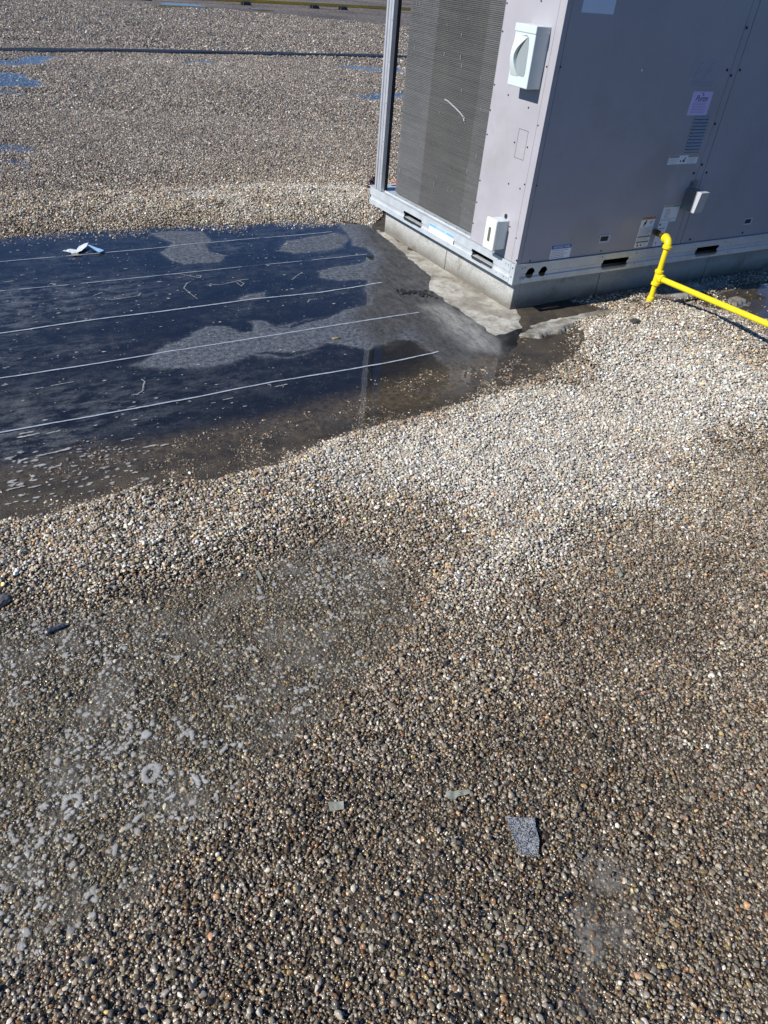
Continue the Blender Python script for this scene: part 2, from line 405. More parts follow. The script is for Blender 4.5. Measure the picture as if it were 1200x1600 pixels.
def ground_material():
    m = bpy.data.materials.new('gravel_bed_and_silt'); m.use_nodes = True
    n = m.node_tree.nodes; l = m.node_tree.links; p = n["Principled BSDF"]
    tc = n.new("ShaderNodeTexCoord"); v = tc.outputs['Object']
    nz = noise(n, l, v, 9, 10, .7); nf = noise(n, l, v, 120, 4, .7)
    silt = mixc(n, l, rng_(n, l, nz.outputs['Fac'], .35, .65), (.024, .019, .014), (.085, .066, .045))
    silt = mixc(n, l, rng_(n, l, nf.outputs['Fac'], .5, .75, 0, .6), silt, (.15, .125, .09))
    # distant gravel: stone-sized cells
    vo = n.new("ShaderNodeTexVoronoi"); vo.inputs['Scale'].default_value = 48; l.new(v, vo.inputs['Vector'])
    s = n.new("ShaderNodeSeparateColor"); l.new(vo.outputs['Color'], s.inputs[0])
    r = n.new("ShaderNodeValToRGB"); e = r.color_ramp.elements
    e[0].color = (.045, .034, .028, 1); e[1].color = (.34, .305, .28, 1); e[1].position = .95
    k = e.new(.5); k.color = (.14, .112, .092, 1)
    l.new(s.outputs[0], r.inputs[0])
    lv = noise(n, l, v, .35, 6, .6)
    fg = mixc(n, l, 1.0, r.outputs[0], rng_(n, l, lv.outputs['Fac'], .35, .65, .55, 1.15), 'MULTIPLY'); l8 = noise(n, l, v, 7, 8, .8)
    fg = mixc(n, l, 1.0, fg, rng_(n, l, l8.outputs['Fac'], .35, .65, .55, 1.35), 'MULTIPLY')
    gv = n.new("ShaderNodeTexVoronoi"); gv.inputs['Scale'].default_value = 260; l.new(v, gv.inputs['Vector']); gs = n.new("ShaderNodeSeparateColor"); l.new(gv.outputs['Color'], gs.inputs[0])
    grit = mixc(n, l, rng_(n, l, gs.outputs[0], .1, .95), (.036, .030, .023), (.17, .148, .115))
    silt = mixc(n, l, attr(n, 'wetgrit').outputs['Fac'], silt, grit)
    col = mixc(n, l, attr(n, 'far').outputs['Fac'], silt, fg)
    l.new(col, p.inputs['Base Color']); p.inputs['Roughness'].default_value = .8
    b = n.new("ShaderNodeBump"); b.inputs['Distance'].default_value = .006
    hh = n.new("ShaderNodeMath"); hh.operation = 'SUBTRACT'; hh.inputs[0].default_value = 1; l.new(vo.outputs['Distance'], hh.inputs[1])
    hm = n.new("ShaderNodeMix"); l.new(attr(n, 'far').outputs['Fac'], hm.inputs[0]); l.new(nf.outputs['Fac'], hm.inputs[2]); l.new(hh.outputs[0], hm.inputs[3])
    l.new(hm.outputs[0], b.inputs['Height']); l.new(b.outputs[0], p.inputs['Normal'])
    return m

xs = axis(-.9, 5.2, .014, 13, .05, 900); ys = axis(-.35, 5.5, .014, 20, .05, 900)
X, Y = np.meshgrid(xs, ys)
D = field(X, Y); H = height(X, Y, D)
dist = np.hypot(X, Y)
NEARLIM = 15.5
flat = 1-sstep(-.08, .08, np.maximum(D['ridge'], D['fr']))
bed = H-(.0042-flat*(.0028+.0032*fbm(X, Y, 7, 81, 4)+.0010*fbm(X, Y, 30, 85, 2)))*np.clip(dist/2.5, 1, 2.4)
p2in = sstep(-.04, .08, D['p2']); bed = bed*(1-p2in)+p2in*(H+.0006+.0028*fbm(X, Y, 13, 87, 4)+.0012*fbm(X, Y, 45, 89, 2))
bed = np.where(D['m'] > .02, np.minimum(bed, -.008-.25*np.clip(D['m']-.02, 0, .05)), bed)
bed = np.where(dist > NEARLIM+1, H, bed)
silt_z = -.0008+.0035*fbm(X, Y, 6, 66, 4)+.0015*fbm(X, Y, 23, 67, 3)
tsl = sstep(-.03, .03, D['damp'])*(D['m'] <= .02)
bed = bed*(1-tsl)+silt_z*tsl
roof = grid_mesh('roof', xs, ys, bed, attrs={'far': sstep(NEARLIM-4, NEARLIM, dist), 'wetgrit': p2in})
roof.data.materials.append(ground_material())
tag(roof, 'flat roof bed of brown grit and silt under the gravel', kind='structure')

# ------------------------------------------------------------------ black membrane patch
mx = np.arange(-1.4, 3.35, .0085); my = np.arange(2.0, 5.6, .0085)
X, Y = np.meshgrid(mx, my)
D = field(X, Y)
wx = X+.026*fbm(X, Y, 9, 91, 5); wy = Y+.026*fbm(X, Y, 9, 95, 5)
isl = np.max([sdist(p, wx, wy) for p in P_ISLES], 0)
silt = sdist(P_SILT, X+.05*fbm(X, Y, 5, 97, 4), Y+.05*fbm(X, Y, 5, 98, 4))
mz = -.0035+.0016*fbm(X, Y, 2.2, 50, 4)
mz = mz+sstep(-.035, .05, isl)*(.0065+.0012*fbm(X, Y, 14, 52, 3))
mz = mz+sstep(.2, .9, isl)*.006
zs_ = -.0004+.0035*fbm(X, Y, 6, 66, 4)+.0015*fbm(X, Y, 23, 67, 3); t_ = sstep(.03, .24, silt); mz = mz*(1-t_)+t_*zs_
flz = sdist(P_FLASH, X, Y)
mz = mz+sstep(-.12, .05, flz)*.006
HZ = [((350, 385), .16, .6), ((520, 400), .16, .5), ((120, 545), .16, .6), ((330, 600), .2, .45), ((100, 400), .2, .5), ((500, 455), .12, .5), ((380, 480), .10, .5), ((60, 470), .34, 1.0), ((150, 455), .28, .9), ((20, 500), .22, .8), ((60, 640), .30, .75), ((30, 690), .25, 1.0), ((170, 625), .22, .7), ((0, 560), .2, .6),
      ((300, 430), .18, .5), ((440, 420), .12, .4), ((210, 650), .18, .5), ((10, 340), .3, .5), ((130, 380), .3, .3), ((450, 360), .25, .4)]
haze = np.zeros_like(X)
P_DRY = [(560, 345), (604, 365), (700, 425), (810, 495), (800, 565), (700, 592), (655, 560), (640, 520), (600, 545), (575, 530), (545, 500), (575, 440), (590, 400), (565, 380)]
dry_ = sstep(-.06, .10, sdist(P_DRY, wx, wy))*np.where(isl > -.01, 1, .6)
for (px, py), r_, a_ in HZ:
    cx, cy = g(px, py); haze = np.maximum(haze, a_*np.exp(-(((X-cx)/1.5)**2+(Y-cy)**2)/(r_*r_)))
memb = grid_mesh('roof_membrane', mx, my, mz, keep=D['m'] > -.005,
                 attrs={'isl': sstep(-.006, .010, isl), 'edge': sstep(.035, .0, np.abs(isl)), 'haze': haze, 'silt': sstep(-.07, .12, silt), 'fl': sstep(-.25, 0, flz),
                        'deep': dry_, 'pale': sstep(-.10, .06, sdist([(690, 478), (745, 508), (792, 552), (740, 545), (700, 512), (670, 482)], wx, wy))})
def membrane_material():
    m = bpy.data.materials.new('black_roof_membrane'); m.use_nodes = True
    n = m.node_tree.nodes; l = m.node_tree.links; p = n["Principled BSDF"]
    tc = n.new("ShaderNodeTexCoord"); v = tc.outputs['Object']
    n1 = noise(n, l, v, 5, 10, .7); n2 = noise(n, l, v, 42, 8, .75); n3 = noise(n, l, v, 260, 3, .6)
    mp = n.new("ShaderNodeMapping"); mp.inputs['Scale'].default_value = (.8, 1.7, 1); l.new(v, mp.inputs[0])
    ns = noise(n, l, mp.outputs[0], 9, 14, .82, .2)
    base = mixc(n, l, rng_(n, l, n1.outputs['Fac'], .3, .7), (.004, .0045, .006), (.011, .011, .014))
    # dried pale mineral film on the islands
    filmf = n.new("ShaderNodeMath"); filmf.operation = 'MULTIPLY'
    l.new(attr(n, 'isl').outputs['Fac'], filmf.inputs[0]); l.new(rng_(n, l, n2.outputs['Fac'], .38, .60, .22, 1.0), filmf.inputs[1])
    c = mixc(n, l, filmf.outputs[0], base, mixc(n, l, rng_(n, l, n3.outputs['Fac'], .35, .7), (.04, .05, .07), (.27, .29, .32)))
    mp2 = n.new("ShaderNodeMapping"); mp2.inputs['Rotation'].default_value = (0, 0, -1.0); mp2.inputs['Scale'].default_value = (3.0, 1.1, 1); l.new(v, mp2.inputs[0])
    nr = noise(n, l, mp2.outputs[0], 9, 15, .85); nk = noise(n, l, v, 24, 12, .8)
    gr = mixc(n, l, rng_(n, l, nr.outputs['Fac'], .42, .60), (.016, .015, .014), (.105, .10, .092))
    gr = mixc(n, l, rng_(n, l, nk.outputs['Fac'], .50, .60, 0, .7), gr, (.028, .025, .022))
    pf = n.new("ShaderNodeMath"); pf.operation = 'MULTIPLY'; l.new(attr(n, 'pale').outputs['Fac'], pf.inputs[0]); l.new(rng_(n, l, nr.outputs['Fac'], .38, .56, .1, .95), pf.inputs[1])
    gr = mixc(n, l, pf.outputs[0], gr, (.34, .33, .30))
    gr = mixc(n, l, rng_(n, l, n2.outputs['Fac'], .55, .75, 0, .5), gr, (.03, .027, .024))
    dp = n.new("ShaderNodeMath"); dp.operation = 'MULTIPLY'; dp.inputs[1].default_value = .85; l.new(attr(n, 'deep').outputs['Fac'], dp.inputs[0])
    c = mixc(n, l, dp.outputs[0], c, gr)
    # pale tide mark round them
    ef = n.new("ShaderNodeMath"); ef.operation = 'MULTIPLY'; l.new(attr(n, 'edge').outputs['Fac'], ef.inputs[0]); l.new(rng_(n, l, n2.outputs['Fac'], .45, .7, 0, .35), ef.inputs[1])
    c = mixc(n, l, ef.outputs[0], c, (.25, .26, .27))
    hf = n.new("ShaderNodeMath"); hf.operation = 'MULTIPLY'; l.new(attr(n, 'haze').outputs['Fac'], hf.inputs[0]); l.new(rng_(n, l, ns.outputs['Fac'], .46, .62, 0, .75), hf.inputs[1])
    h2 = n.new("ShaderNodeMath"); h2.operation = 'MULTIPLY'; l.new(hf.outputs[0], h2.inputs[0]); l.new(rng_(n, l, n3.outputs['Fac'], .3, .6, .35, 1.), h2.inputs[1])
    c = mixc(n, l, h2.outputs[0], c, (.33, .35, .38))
    si = mixc(n, l, rng_(n, l, n2.outputs['Fac'], .35, .7), (.030, .022, .014), (.20, .155, .095))
    sf = n.new("ShaderNodeMath"); sf.operation = 'MULTIPLY'; l.new(attr(n, 'silt').outputs['Fac'], sf.inputs[0]); l.new(rng_(n, l, n1.outputs['Fac'], .35, .55, .45, 1.), sf.inputs[1])
    c = mixc(n, l, sf.outputs[0], c, si)
    # dried tide marks
    ab = n.new("ShaderNodeMath"); ab.operation = 'SUBTRACT'; l.new(n1.outputs['Fac'], ab.inputs[0]); ab.inputs[1].default_value = .53
    a2 = n.new("ShaderNodeMath"); a2.operation = 'ABSOLUTE'; l.new(ab.outputs[0], a2.inputs[0])
    tm = n.new("ShaderNodeMath"); tm.operation = 'MULTIPLY'; l.new(rng_(n, l, a2.outputs[0], .006, 0, 0, .5), tm.inputs[0]); l.new(rng_(n, l, n2.outputs['Fac'], .45, .6, 0, 1), tm.inputs[1])
    c = mixc(n, l, tm.outputs[0], c, (.26, .27, .28))
    stn = noise(n, l, v, 2.6, 12, .75)
    c = mixc(n, l, rng_(n, l, stn.outputs['Fac'], .54, .68, 0, .30), c, (.17, .165, .155))
    # scattered specks of grit
    vo = n.new("ShaderNodeTexVoronoi"); vo.inputs['Scale'].default_value = 55; l.new(v, vo.inputs['Vector'])
    sp = rng_(n, l, vo.outputs['Distance'], .09, .05, 0, 1)
    s3 = n.new("ShaderNodeSeparateColor"); l.new(vo.outputs['Color'], s3.inputs[0])
    s4 = n.new("ShaderNodeMath"); s4.operation = 'MULTIPLY'; l.new(sp, s4.inputs[0]); l.new(rng_(n, l, s3.outputs[0], .66, .70, 0, .9), s4.inputs[1])
    c = mixc(n, l, s4.outputs[0], c, (.30, .30, .30))
    l.new(c, p.inputs['Base Color'])
    l.new(rng_(n, l, attr(n, 'isl').outputs['Fac'], 0, 1, .5, .62), p.inputs['Roughness'])
    b = n.new("ShaderNodeBump"); b.inputs['Distance'].default_value = .003; l.new(n2.outputs['Fac'], b.inputs['Height']); l.new(b.outputs[0], p.inputs['Normal'])
    return m
memb.data.materials.append(membrane_material())
tag(memb, 'black roofing membrane patch with pale dried islands and white seam lines', kind='structure')

def mheight(x, y):
    x = np.atleast_1d(np.asarray(x, float)); y = np.atleast_1d(np.asarray(y, float))
    wx = x+.02*fbm(x, y, 9, 91, 4); wy = y+.02*fbm(x, y, 9, 95, 4)
    isl = np.max([sdist(p, wx, wy) for p in P_ISLES], 0)
    z = -.0035+.0016*fbm(x, y, 2.2, 50, 4)+sstep(-.035, .05, isl)*(.0065+.0012*fbm(x, y, 14, 52, 3))+sstep(.2, .9, isl)*.006
    return z+sstep(-.12, .05, sdist(P_FLASH, x, y))*.006

# seam lines on the membrane: thin wobbling ribbons lying on it
LINES = [[(-200, 423), (0, 409), (105, 400), (240, 388), (380, 374), (470, 367), (520, 362)],
         [(-200, 472), (0, 455), (150, 441), (300, 425), (420, 413), (520, 403), (575, 397)],
         [(-200, 550), (0, 521), (150, 499), (250, 487), (400, 467), (500, 457), (598, 442)],
         [(-200, 625), (0, 591), (150, 568), (232, 555), (330, 540), (430, 524), (520, 510), (655, 489)],
         [(-200, 722), (0, 676), (30, 671), (200, 640), (300, 622), (430, 596), (520, 582), (600, 568), (686, 550)]]
def ribbon(pts, width, zoff, seed, gap=.0):
    P = np.array([g(*p) for p in pts]); seg = np.hypot(*np.diff(P, axis=0).T); t = np.r_[0, np.cumsum(seg)]
    tt = np.arange(0, t[-1], .012); x = np.interp(tt, t, P[:, 0]); y = np.interp(tt, t, P[:, 1])
    y = y+.0035*fbm(x, y, 6, seed, 3)+.0015*fbm(x, y, 40, seed+9, 2)
    dx = np.gradient(x); dy = np.gradient(y); L = np.hypot(dx, dy); nx_, ny_ = -dy/L, dx/L
    wdt = width*(.75+.5*vnoise(x*30, y*30, seed+3)); wdt = np.where(vnoise(x*9, y*9, seed+5) < gap, wdt*.15, wdt)
    z = np.maximum(mheight(x, y), -.0005)+zoff
    mb = MB(); pa = pb = None
    for i in range(len(x)):
        a = mb.bm.verts.new((x[i]-nx_[i]*wdt[i]/2, y[i]-ny_[i]*wdt[i]/2, z[i])); b = mb.bm.verts.new((x[i]+nx_[i]*wdt[i]/2, y[i]+ny_[i]*wdt[i]/2, z[i]))
        if pa: mb.bm.faces.new((pa, a, b, pb))
        pa, pb = a, b
    return mb
for i, (L_, w_, gp) in enumerate(zip(LINES, (.0065, .0055, .0095, .0085, .0085), (.30, .25, .03, .05, .08))):
    ribbon(L_, w_, .0018, 100+i*7, gp).build('seam_line', MT['chalk'], memb)

# ------------------------------------------------------------------ flashing apron round the curb
XF, YF = 2.783, 3.107                       # curb faces
def flash_mesh():
    xs_ = np.arange(2.2, 5.4, .0125); ys_ = np.arange(2.45, 5.2, .0125)
    X, Y = np.meshgrid(xs_, ys_)
    wx = X+.03*fbm(X, Y, 9, 201, 5); wy = Y+.03*fbm(X, Y, 9, 205, 5)
    a = sdist(P_FLASH, wx, wy)
    b = np.minimum(np.minimum(wy-2.93, 5.3-X), X-2.9)     # strip along the right-hand face
    bb = np.maximum(np.maximum(sdist([(812, 524), (850, 508), (900, 494), (958, 483), (962, 490), (930, 500), (880, 516), (840, 528)], wx, wy), sdist([(985, 470), (1000, 455), (1110, 440), (1135, 447), (1090, 460), (1020, 474)], wx, wy)), sdist([(1135, 470), (1150, 466), (1165, 470), (1150, 478)], wx, wy))
    k = np.maximum(np.maximum(a, b), bb)
    dc = np.minimum(np.abs(np.maximum(XF-X, YF-Y)), 1)
    z = .004+.004*np.exp(-dc/.04)+.0015*fbm(X, Y, 12, 210, 3)
    z = z-sstep(.04, -.03, k)*.012
    z = np.where(bb > 0, np.maximum(z, .0150), z)
    keep = (k > -.02) & ~((X > XF+.06) & (Y > YF+.06))
    o = grid_mesh('curb_flashing', xs_, ys_, z, keep=keep, attrs={'e': sstep(.07, 0, k)})
    m = bpy.data.materials.new('weathered_flashing'); m.use_nodes = True
    n = m.node_tree.nodes; l = m.node_tree.links; p = n["Principled BSDF"]; tc = n.new("ShaderNodeTexCoord"); v = tc.outputs['Object']
    n1 = noise(n, l, v, 16, 12, .75); n2 = noise(n, l, v, 130, 5, .75); n0 = noise(n, l, v, 3.5, 4, .5)
    c = mixc(n, l, rng_(n, l, n1.outputs['Fac'], .36, .56), (.27, .235, .18), (.56, .54, .47))
    c = mixc(n, l, rng_(n, l, n0.outputs['Fac'], .50, .62, 0, .55), c, (.17, .14, .10))
    c = mixc(n, l, rng_(n, l, n2.outputs['Fac'], .5, .75, 0, .45), c, (.2, .17, .12))
    e = n.new("ShaderNodeMath"); e.operation = 'MULTIPLY'; l.new(attr(n, 'e').outputs['Fac'], e.inputs[0]); l.new(rng_(n, l, n1.outputs['Fac'], .3, .6, .95, .3), e.inputs[1])
    c = mixc(n, l, e.outputs[0], c, (.045, .036, .026))
    l.new(c, p.inputs['Base Color']); p.inputs['Roughness'].default_value = .8
    b = n.new("ShaderNodeBump"); b.inputs['Distance'].default_value = .003; l.new(n2.outputs['Fac'], b.inputs['Height']); l.new(b.outputs[0], p.inputs['Normal'])
    o.data.materials.append(m)
    return o
flash = flash_mesh()

# ------------------------------------------------------------------ water
def water_material(name, film=None, tint=(.9, .93, 1), ior=1.40):
    m = bpy.data.materials.new(name); m.use_nodes = True
    n = m.node_tree.nodes; l = m.node_tree.links; n.remove(n["Principled BSDF"]); out = n["Material Output"]
    tr = n.new("ShaderNodeBsdfTransparent"); tr.inputs[0].default_value = (.92, .91, .87, 1)
    gl = n.new("ShaderNodeBsdfGlossy"); gl.inputs['Roughness'].default_value = .015; gl.inputs[0].default_value = (*tint, 1)
    fr = n.new("ShaderNodeFresnel"); ge = n.new("ShaderNodeNewGeometry"); l.new(rng_(n, l, ge.outputs['Backfacing'], 0, 1, ior, 1/ior), fr.inputs[0])
    tc = n.new("ShaderNodeTexCoord")
    b = n.new("ShaderNodeBump"); b.inputs['Distance'].default_value = .0006; nn = noise(n, l, tc.outputs['Object'], 7, 2, .5); l.new(nn.outputs['Fac'], b.inputs['Height'])
    l.new(b.outputs[0], gl.inputs['Normal'])
    mx_ = n.new("ShaderNodeMixShader"); l.new(fr.outputs[0], mx_.inputs[0]); l.new(tr.outputs[0], mx_.inputs[1]); l.new(gl.outputs[0], mx_.inputs[2]); res = mx_.outputs[0]
    if film:
        col, amt, sc, lo, hi = film
        df = n.new("ShaderNodeBsdfDiffuse"); df.inputs[0].default_value = (*col, 1)
        n1 = noise(n, l, tc.outputs['Object'], sc, 12, .72, .3); n2 = noise(n, l, tc.outputs['Object'], sc*14, 5, .7)
        mu = n.new("ShaderNodeMath"); mu.operation = 'MULTIPLY'
        l.new(rng_(n, l, n1.outputs['Fac'], lo, hi, 0.015, amt), mu.inputs[0]); l.new(rng_(n, l, n2.outputs['Fac'], .35, .7, .35, 1.), mu.inputs[1])
        a = n.new("ShaderNodeMixShader"); l.new(mu.outputs[0], a.inputs[0]); l.new(res, a.inputs[1]); l.new(df.outputs[0], a.inputs[2]); res = a.outputs[0]
    l.new(res, out.inputs['Surface'])
    return m
WM1 = water_material('puddle_water'); WM3 = water_material('milky_puddle_water', ((.36, .34, .31), .62, 9.0, .42, .60), ior=1.33); WM2 = water_material('silty_puddle_water', ((.34, .32, .285), .44, 6.0, .50, .63), ior=1.33)
def water_sheet(name, poly, z, m, label, grow=.05, res=.02, box=None, warp=.05):
    P = np.array([g(*p) for p in poly]); lo = P.min(0)-.3; hi = P.max(0)+.3
    xs_ = np.arange(lo[0], hi[0], res); ys_ = np.arange(lo[1], hi[1], res)
    X, Y = np.meshgrid(xs_, ys_)
    s = sdist(poly, X+warp*fbm(X, Y, 3.1, 5, 3), Y+warp*fbm(X, Y, 3.1, 8, 3))
    keep = s > -grow
    if box: keep &= ~((X > XF-.01) & (Y > YF-.01))
    o = grid_mesh(name, xs_, ys_, np.full_like(X, z), keep=keep)
    o.data.materials.append(m); tag(o, label, kind='structure')
    return o
P_W1 = [(-300, 380), (0, 362), (120, 352), (240, 346), (350, 344), (440, 340), (520, 340), (575, 350), (604, 372), (700, 430), (800, 500),
        (850, 512), (850, 545), (800, 570), (740, 600), (700, 625), (640, 645), (500, 680), (330, 720), (150, 745), (0, 770), (-300, 820)]
water_sheet('puddle', P_W1, 0.0, WM1, 'shallow rainwater puddle over the black membrane reflecting blue sky', box=True, grow=.02)
water_sheet('puddle', P_PUD2, 0.0005, WM2, 'murky shallow puddle with floating foam over submerged gravel')
water_sheet('puddle', P_PUD3, 0.0035, WM3, 'small cloudy puddle among gravel at lower right')
water_sheet('puddle', P_RIGHTPUD, 0.0, WM1, 'thin puddle beyond the yellow gas pipe', box=True)
for p_, lb in zip(P_FARPUD, ('upper far left puddle beside the dark strip', 'largest far left puddle on the gravel', 'lower far left puddle on the gravel', 'far puddle just beside the air conditioner post, nearer the dark strip',
                             'second far puddle beside the air conditioner post', 'far bright puddle near the top edge', 'tiny far puddle under the distant gas line', 'thin puddle below the dark strip',
                             'small puddle at the left edge of the mid gravel', 'smallest puddle at the left edge of the mid gravel')):
    fw = water_sheet('puddle', p_, -.002, WM1, lb, grow=.6, res=.08)

# ------------------------------------------------------------------ gravel
def pebble_mat():
    m = bpy.data.materials.new('pebble'); m.use_nodes = True
    n = m.node_tree.nodes; l = m.node_tree.links; p = n["Principled BSDF"]
    tc = n.new("ShaderNodeTexCoord")
    a = attr(n, 'col', 'INSTANCER'); wt = attr(n, 'wet', 'INSTANCER')
    t = noise(n, l, tc.outputs['Object'], 1.6, 5, .7)
    c = mixc(n, l, 1.0, a.outputs['Color'], rng_(n, l, t.outputs['Fac'], .3, .7, .72, 1.22), 'MULTIPLY')
    l.new(c, p.inputs['Base Color'])
    l.new(rng_(n, l, wt.outputs['Fac'], 0, 1, .75, .16), p.inputs['Roughness'])
    l.new(rng_(n, l, wt.outputs['Fac'], 0, 1, .3, .6), p.inputs['Specular IOR Level'])
    return m
PM = pebble_mat()
pcol = bpy.data.collections.new("pebble_shapes")
for k in range(14):
    bm = bmesh.new(); bmesh.ops.create_icosphere(bm, subdivisions=2 if k < 10 else 2, radius=1)
    r_ = random.Random(k)
    off = Vector((r_.uniform(-9, 9), r_.uniform(-9, 9), r_.uniform(-9, 9)))
    planes = [(Vector((r_.gauss(0, 1), r_.gauss(0, 1), r_.gauss(0, 1))).normalized(), r_.uniform(.55, .85)) for _ in range(8)]
    from mathutils import noise as mn
    for v in bm.verts:
        c = v.co.copy()
        f = 1+.20*mn.noise(c*.9+off)+.08*mn.noise(c*2.2+off)
        c = c*f
        for pn, pd in planes:
            s = c.dot(pn)
            if s > pd: c -= pn*(s-pd)*.88
        v.co = Vector((c.x, c.y*r_.uniform(.78, .8)*1.0, c.z*.62))
    if k % 2:
        bm.free(); bm = bmesh.new(); rr_ = random.Random(100+k)
        for _ in range(13):
            q_ = Vector((rr_.gauss(0, 1), rr_.gauss(0, 1), rr_.gauss(0, 1))).normalized()*rr_.uniform(.92, 1.12)
            bm.verts.new((q_.x*1.05, q_.y*.84, q_.z*.66))
        hull = bmesh.ops.convex_hull(bm, input=bm.verts)
        bmesh.ops.delete(bm, geom=[v for v in bm.verts if not v.link_faces], context='VERTS')
        bmesh.ops.bevel(bm, geom=bm.edges[:], offset=.10, segments=2, affect='EDGES', profile=.5)
        bmesh.ops.triangulate(bm, faces=bm.faces)
    me = bpy.data.meshes.new("pebble_shape"); bm.to_mesh(me); bm.free(); me.shade_smooth(); me.materials.append(PM)
    o = bpy.data.objects.new("pebble_shape.%03d" % k, me); pcol.objects.link(o)

def palette(n, dry, dusty):
    """linear rgb per stone"""
    base = np.array([(.36, .345, .31), (.46, .44, .40), (.30, .265, .21), (.42, .36, .27), (.20, .155, .11), (.135, .13, .125), (.25, .24, .23), (.40, .24, .15), (.70, .68, .64), (.45, .36, .18), (.075, .07, .068), (.34, .29, .23), (.34, .22, .12)])
    pr = np.array([.15, .12, .14, .12, .10, .05, .08, .025, .05, .02, .04, .08, .06]); pr /= pr.sum()
    i = rng.choice(len(base), n, p=pr); c = base[i]*np.clip(rng.lognormal(0, .34, (n, 1)), .4, 2.2)*rng.uniform(.955, 1.045, (n, 3))
    lum = c.mean(1, keepdims=True)
    d = dry[:, None]
    br = rng.random((n, 1)) < .085
    c = c*np.where(br, .85+.5*d, .53+.92*d)                                   # wet stone is darker
    c = c*(1+(1-np.clip(d, 0, 1))*np.array([.11, 0, -.13]))
    ds = dusty[:, None]
    c = c*(1-.5*ds)+.5*ds*np.array([.60, .585, .545])*rng.uniform(.7, 1.2, (n, 1))
    return np.clip(c*np.array([1.0, .99, .95])*(1+.05*np.clip(d*1.4-.4, 0, 1)), .01, .88)

def greyer(c, y):
    k = .28*sstep(5, 7.5, y)[:, None]; mu = c.mean(1, keepdims=True)*np.array([1.03, .985, .96])
    return c*(1-k)+mu*k

def scatter(x, y, size, zoff, dens=None, seed=0, tilt=.36, prob=None):
    d = field(x, y); h = height(x, y, d)
    keep = ~((x > XF-.005) & (y > YF-.005) & (x < 5.3) & (y < 4.8))
    # clear of membrane and flashing, thinning out over the silt
    inm = d['m'] > 0
    dm = np.maximum(d['damp'], d['m'])
    si = sdist(P_SILT, x+.05*fbm(x, y, 5, 97, 4), y+.05*fbm(x, y, 5, 98, 4)); d['si'] = si
    keep &= ~inm | (rng.random(x.shape) < (.12+.9*sstep(.0, .22, si)*(vnoise(x*9, y*9, 311) > .34))*(si > -.05))
    keep |= inm & (y > 4.75) & (x < 2.6) & (rng.random(x.shape) < .85*sstep(.20, .0, d['m']+.16*fbm(x, y, 5, 321, 4)))
    th = sstep(.0, .10, dm)*np.where(y > 4.75, .15, 1)
    pat = vnoise(x*7, y*7, 301)*.6+vnoise(x*24, y*24, 305)*.4
    keep &= rng.random(x.shape) > th*(.25+.85*(pat > .47))
    keep &= (d['fl'] < -.012)
    strip = (y > 2.935) & (y < 3.1) & (x > 2.9) & (x < 3.25)
    keep &= ~strip | (rng.random(x.shape) < .25)
    keep &= ~(d['dr'] > .015) | (rng.random(x.shape) < .22)
    keep &= ~(d['far'] > .03) | (rng.random(x.shape) < .35)
    keep &= ~(d['rp'] > .0) | (rng.random(x.shape) < .08)
    if prob is not None: keep &= rng.random(x.shape) < prob(x, y, d)
    x, y, h, size = x[keep], y[keep], h[keep], size[keep]
    d = {k: v[keep] for k, v in d.items()}
    n = len(x)
    dry = np.clip(tone(x, y)+.22*sstep(-.05, .2, d['fr'])*(.7+fbm(x, y, 4, 79, 3))+.10*(2*sstep(-.03, .05, d['ridge'])-1)-.04*sstep(-.02, .06, d['p2'])-.20*sstep(.42, .62, vnoise(x*3.1+4, y*3.1, 77)*.6+vnoise(x*11, y*11, 78)*.4)*(1-sstep(-.1, .1, np.maximum(d['ridge'], d['fr'])))*(y < 4), .03, 1.15)
    wetz = sstep(-.03, .04, np.maximum(np.maximum(d['p2'], d['p3']), d['damp']))
    h = np.where((d['damp'] > -.02), -.004, h)
    dry = dry*(1-.25*wetz)
    dusty = np.clip((dry-.78)/.3, 0, 1)*.8+.0
    under = sstep(.0, .12, np.maximum(d['p2'], d['p3']))
    dusty = np.maximum(dusty, .10*under)
    z = h+zoff*size*(1-.55*under)+rng.uniform(-.25, .25, n)*size*(1-.5*under)
    z = np.where(d['damp'] > .0, -.004+size*.2, z); z = z+under*.0008
    rot = np.stack([rng.normal(0, tilt, n)*(1-.6*under), rng.normal(0, tilt, n)*(1-.6*under), rng.uniform(0, 6.283, n)], -1)
    sc = 1.07*size[:, None]*np.stack([rng.uniform(.82, 1.18, n), rng.uniform(.85, 1.25, n), rng.uniform(.65, 1.1, n)], -1)
    sc[:, 2] *= np.where(d['damp'] > 0, .6, 1)
    big = rng.random(n) < .025
    sc[big] *= 1.3
    return np.stack([x, y, z], -1), rot, sc, greyer(palette(n, dry, dusty), y)*(1-under[:, None]*np.array([.11, .09, .13])), np.clip(1-dry*1.15, 0, 1)

def inview(x, y, m=60):
    dx, dy, dz = x, y, -CH
    f = dx*Fv[0]+dy*Fv[1]+dz*Fv[2]; u = 600+FPX*(dx*Rv[0]+dy*Rv[1]+dz*Rv[2])/f; v = 800-FPX*(dx*Uv[0]+dy*Uv[1]+dz*Uv[2])/f
    return (f > .1) & (u > -m*3) & (u < 1200+m*2) & (v > -m) & (v < 1600+m*3)

def jgrid(x0, x1, y0, y1, s):
    X, Y = np.meshgrid(np.arange(x0, x1, s), np.arange(y0, y1, s)); X = X.ravel(); Y = Y.ravel()
    return X+rng.uniform(-.55, .55, X.shape)*s, Y+rng.uniform(-.55, .55, X.shape)*s
parts = []
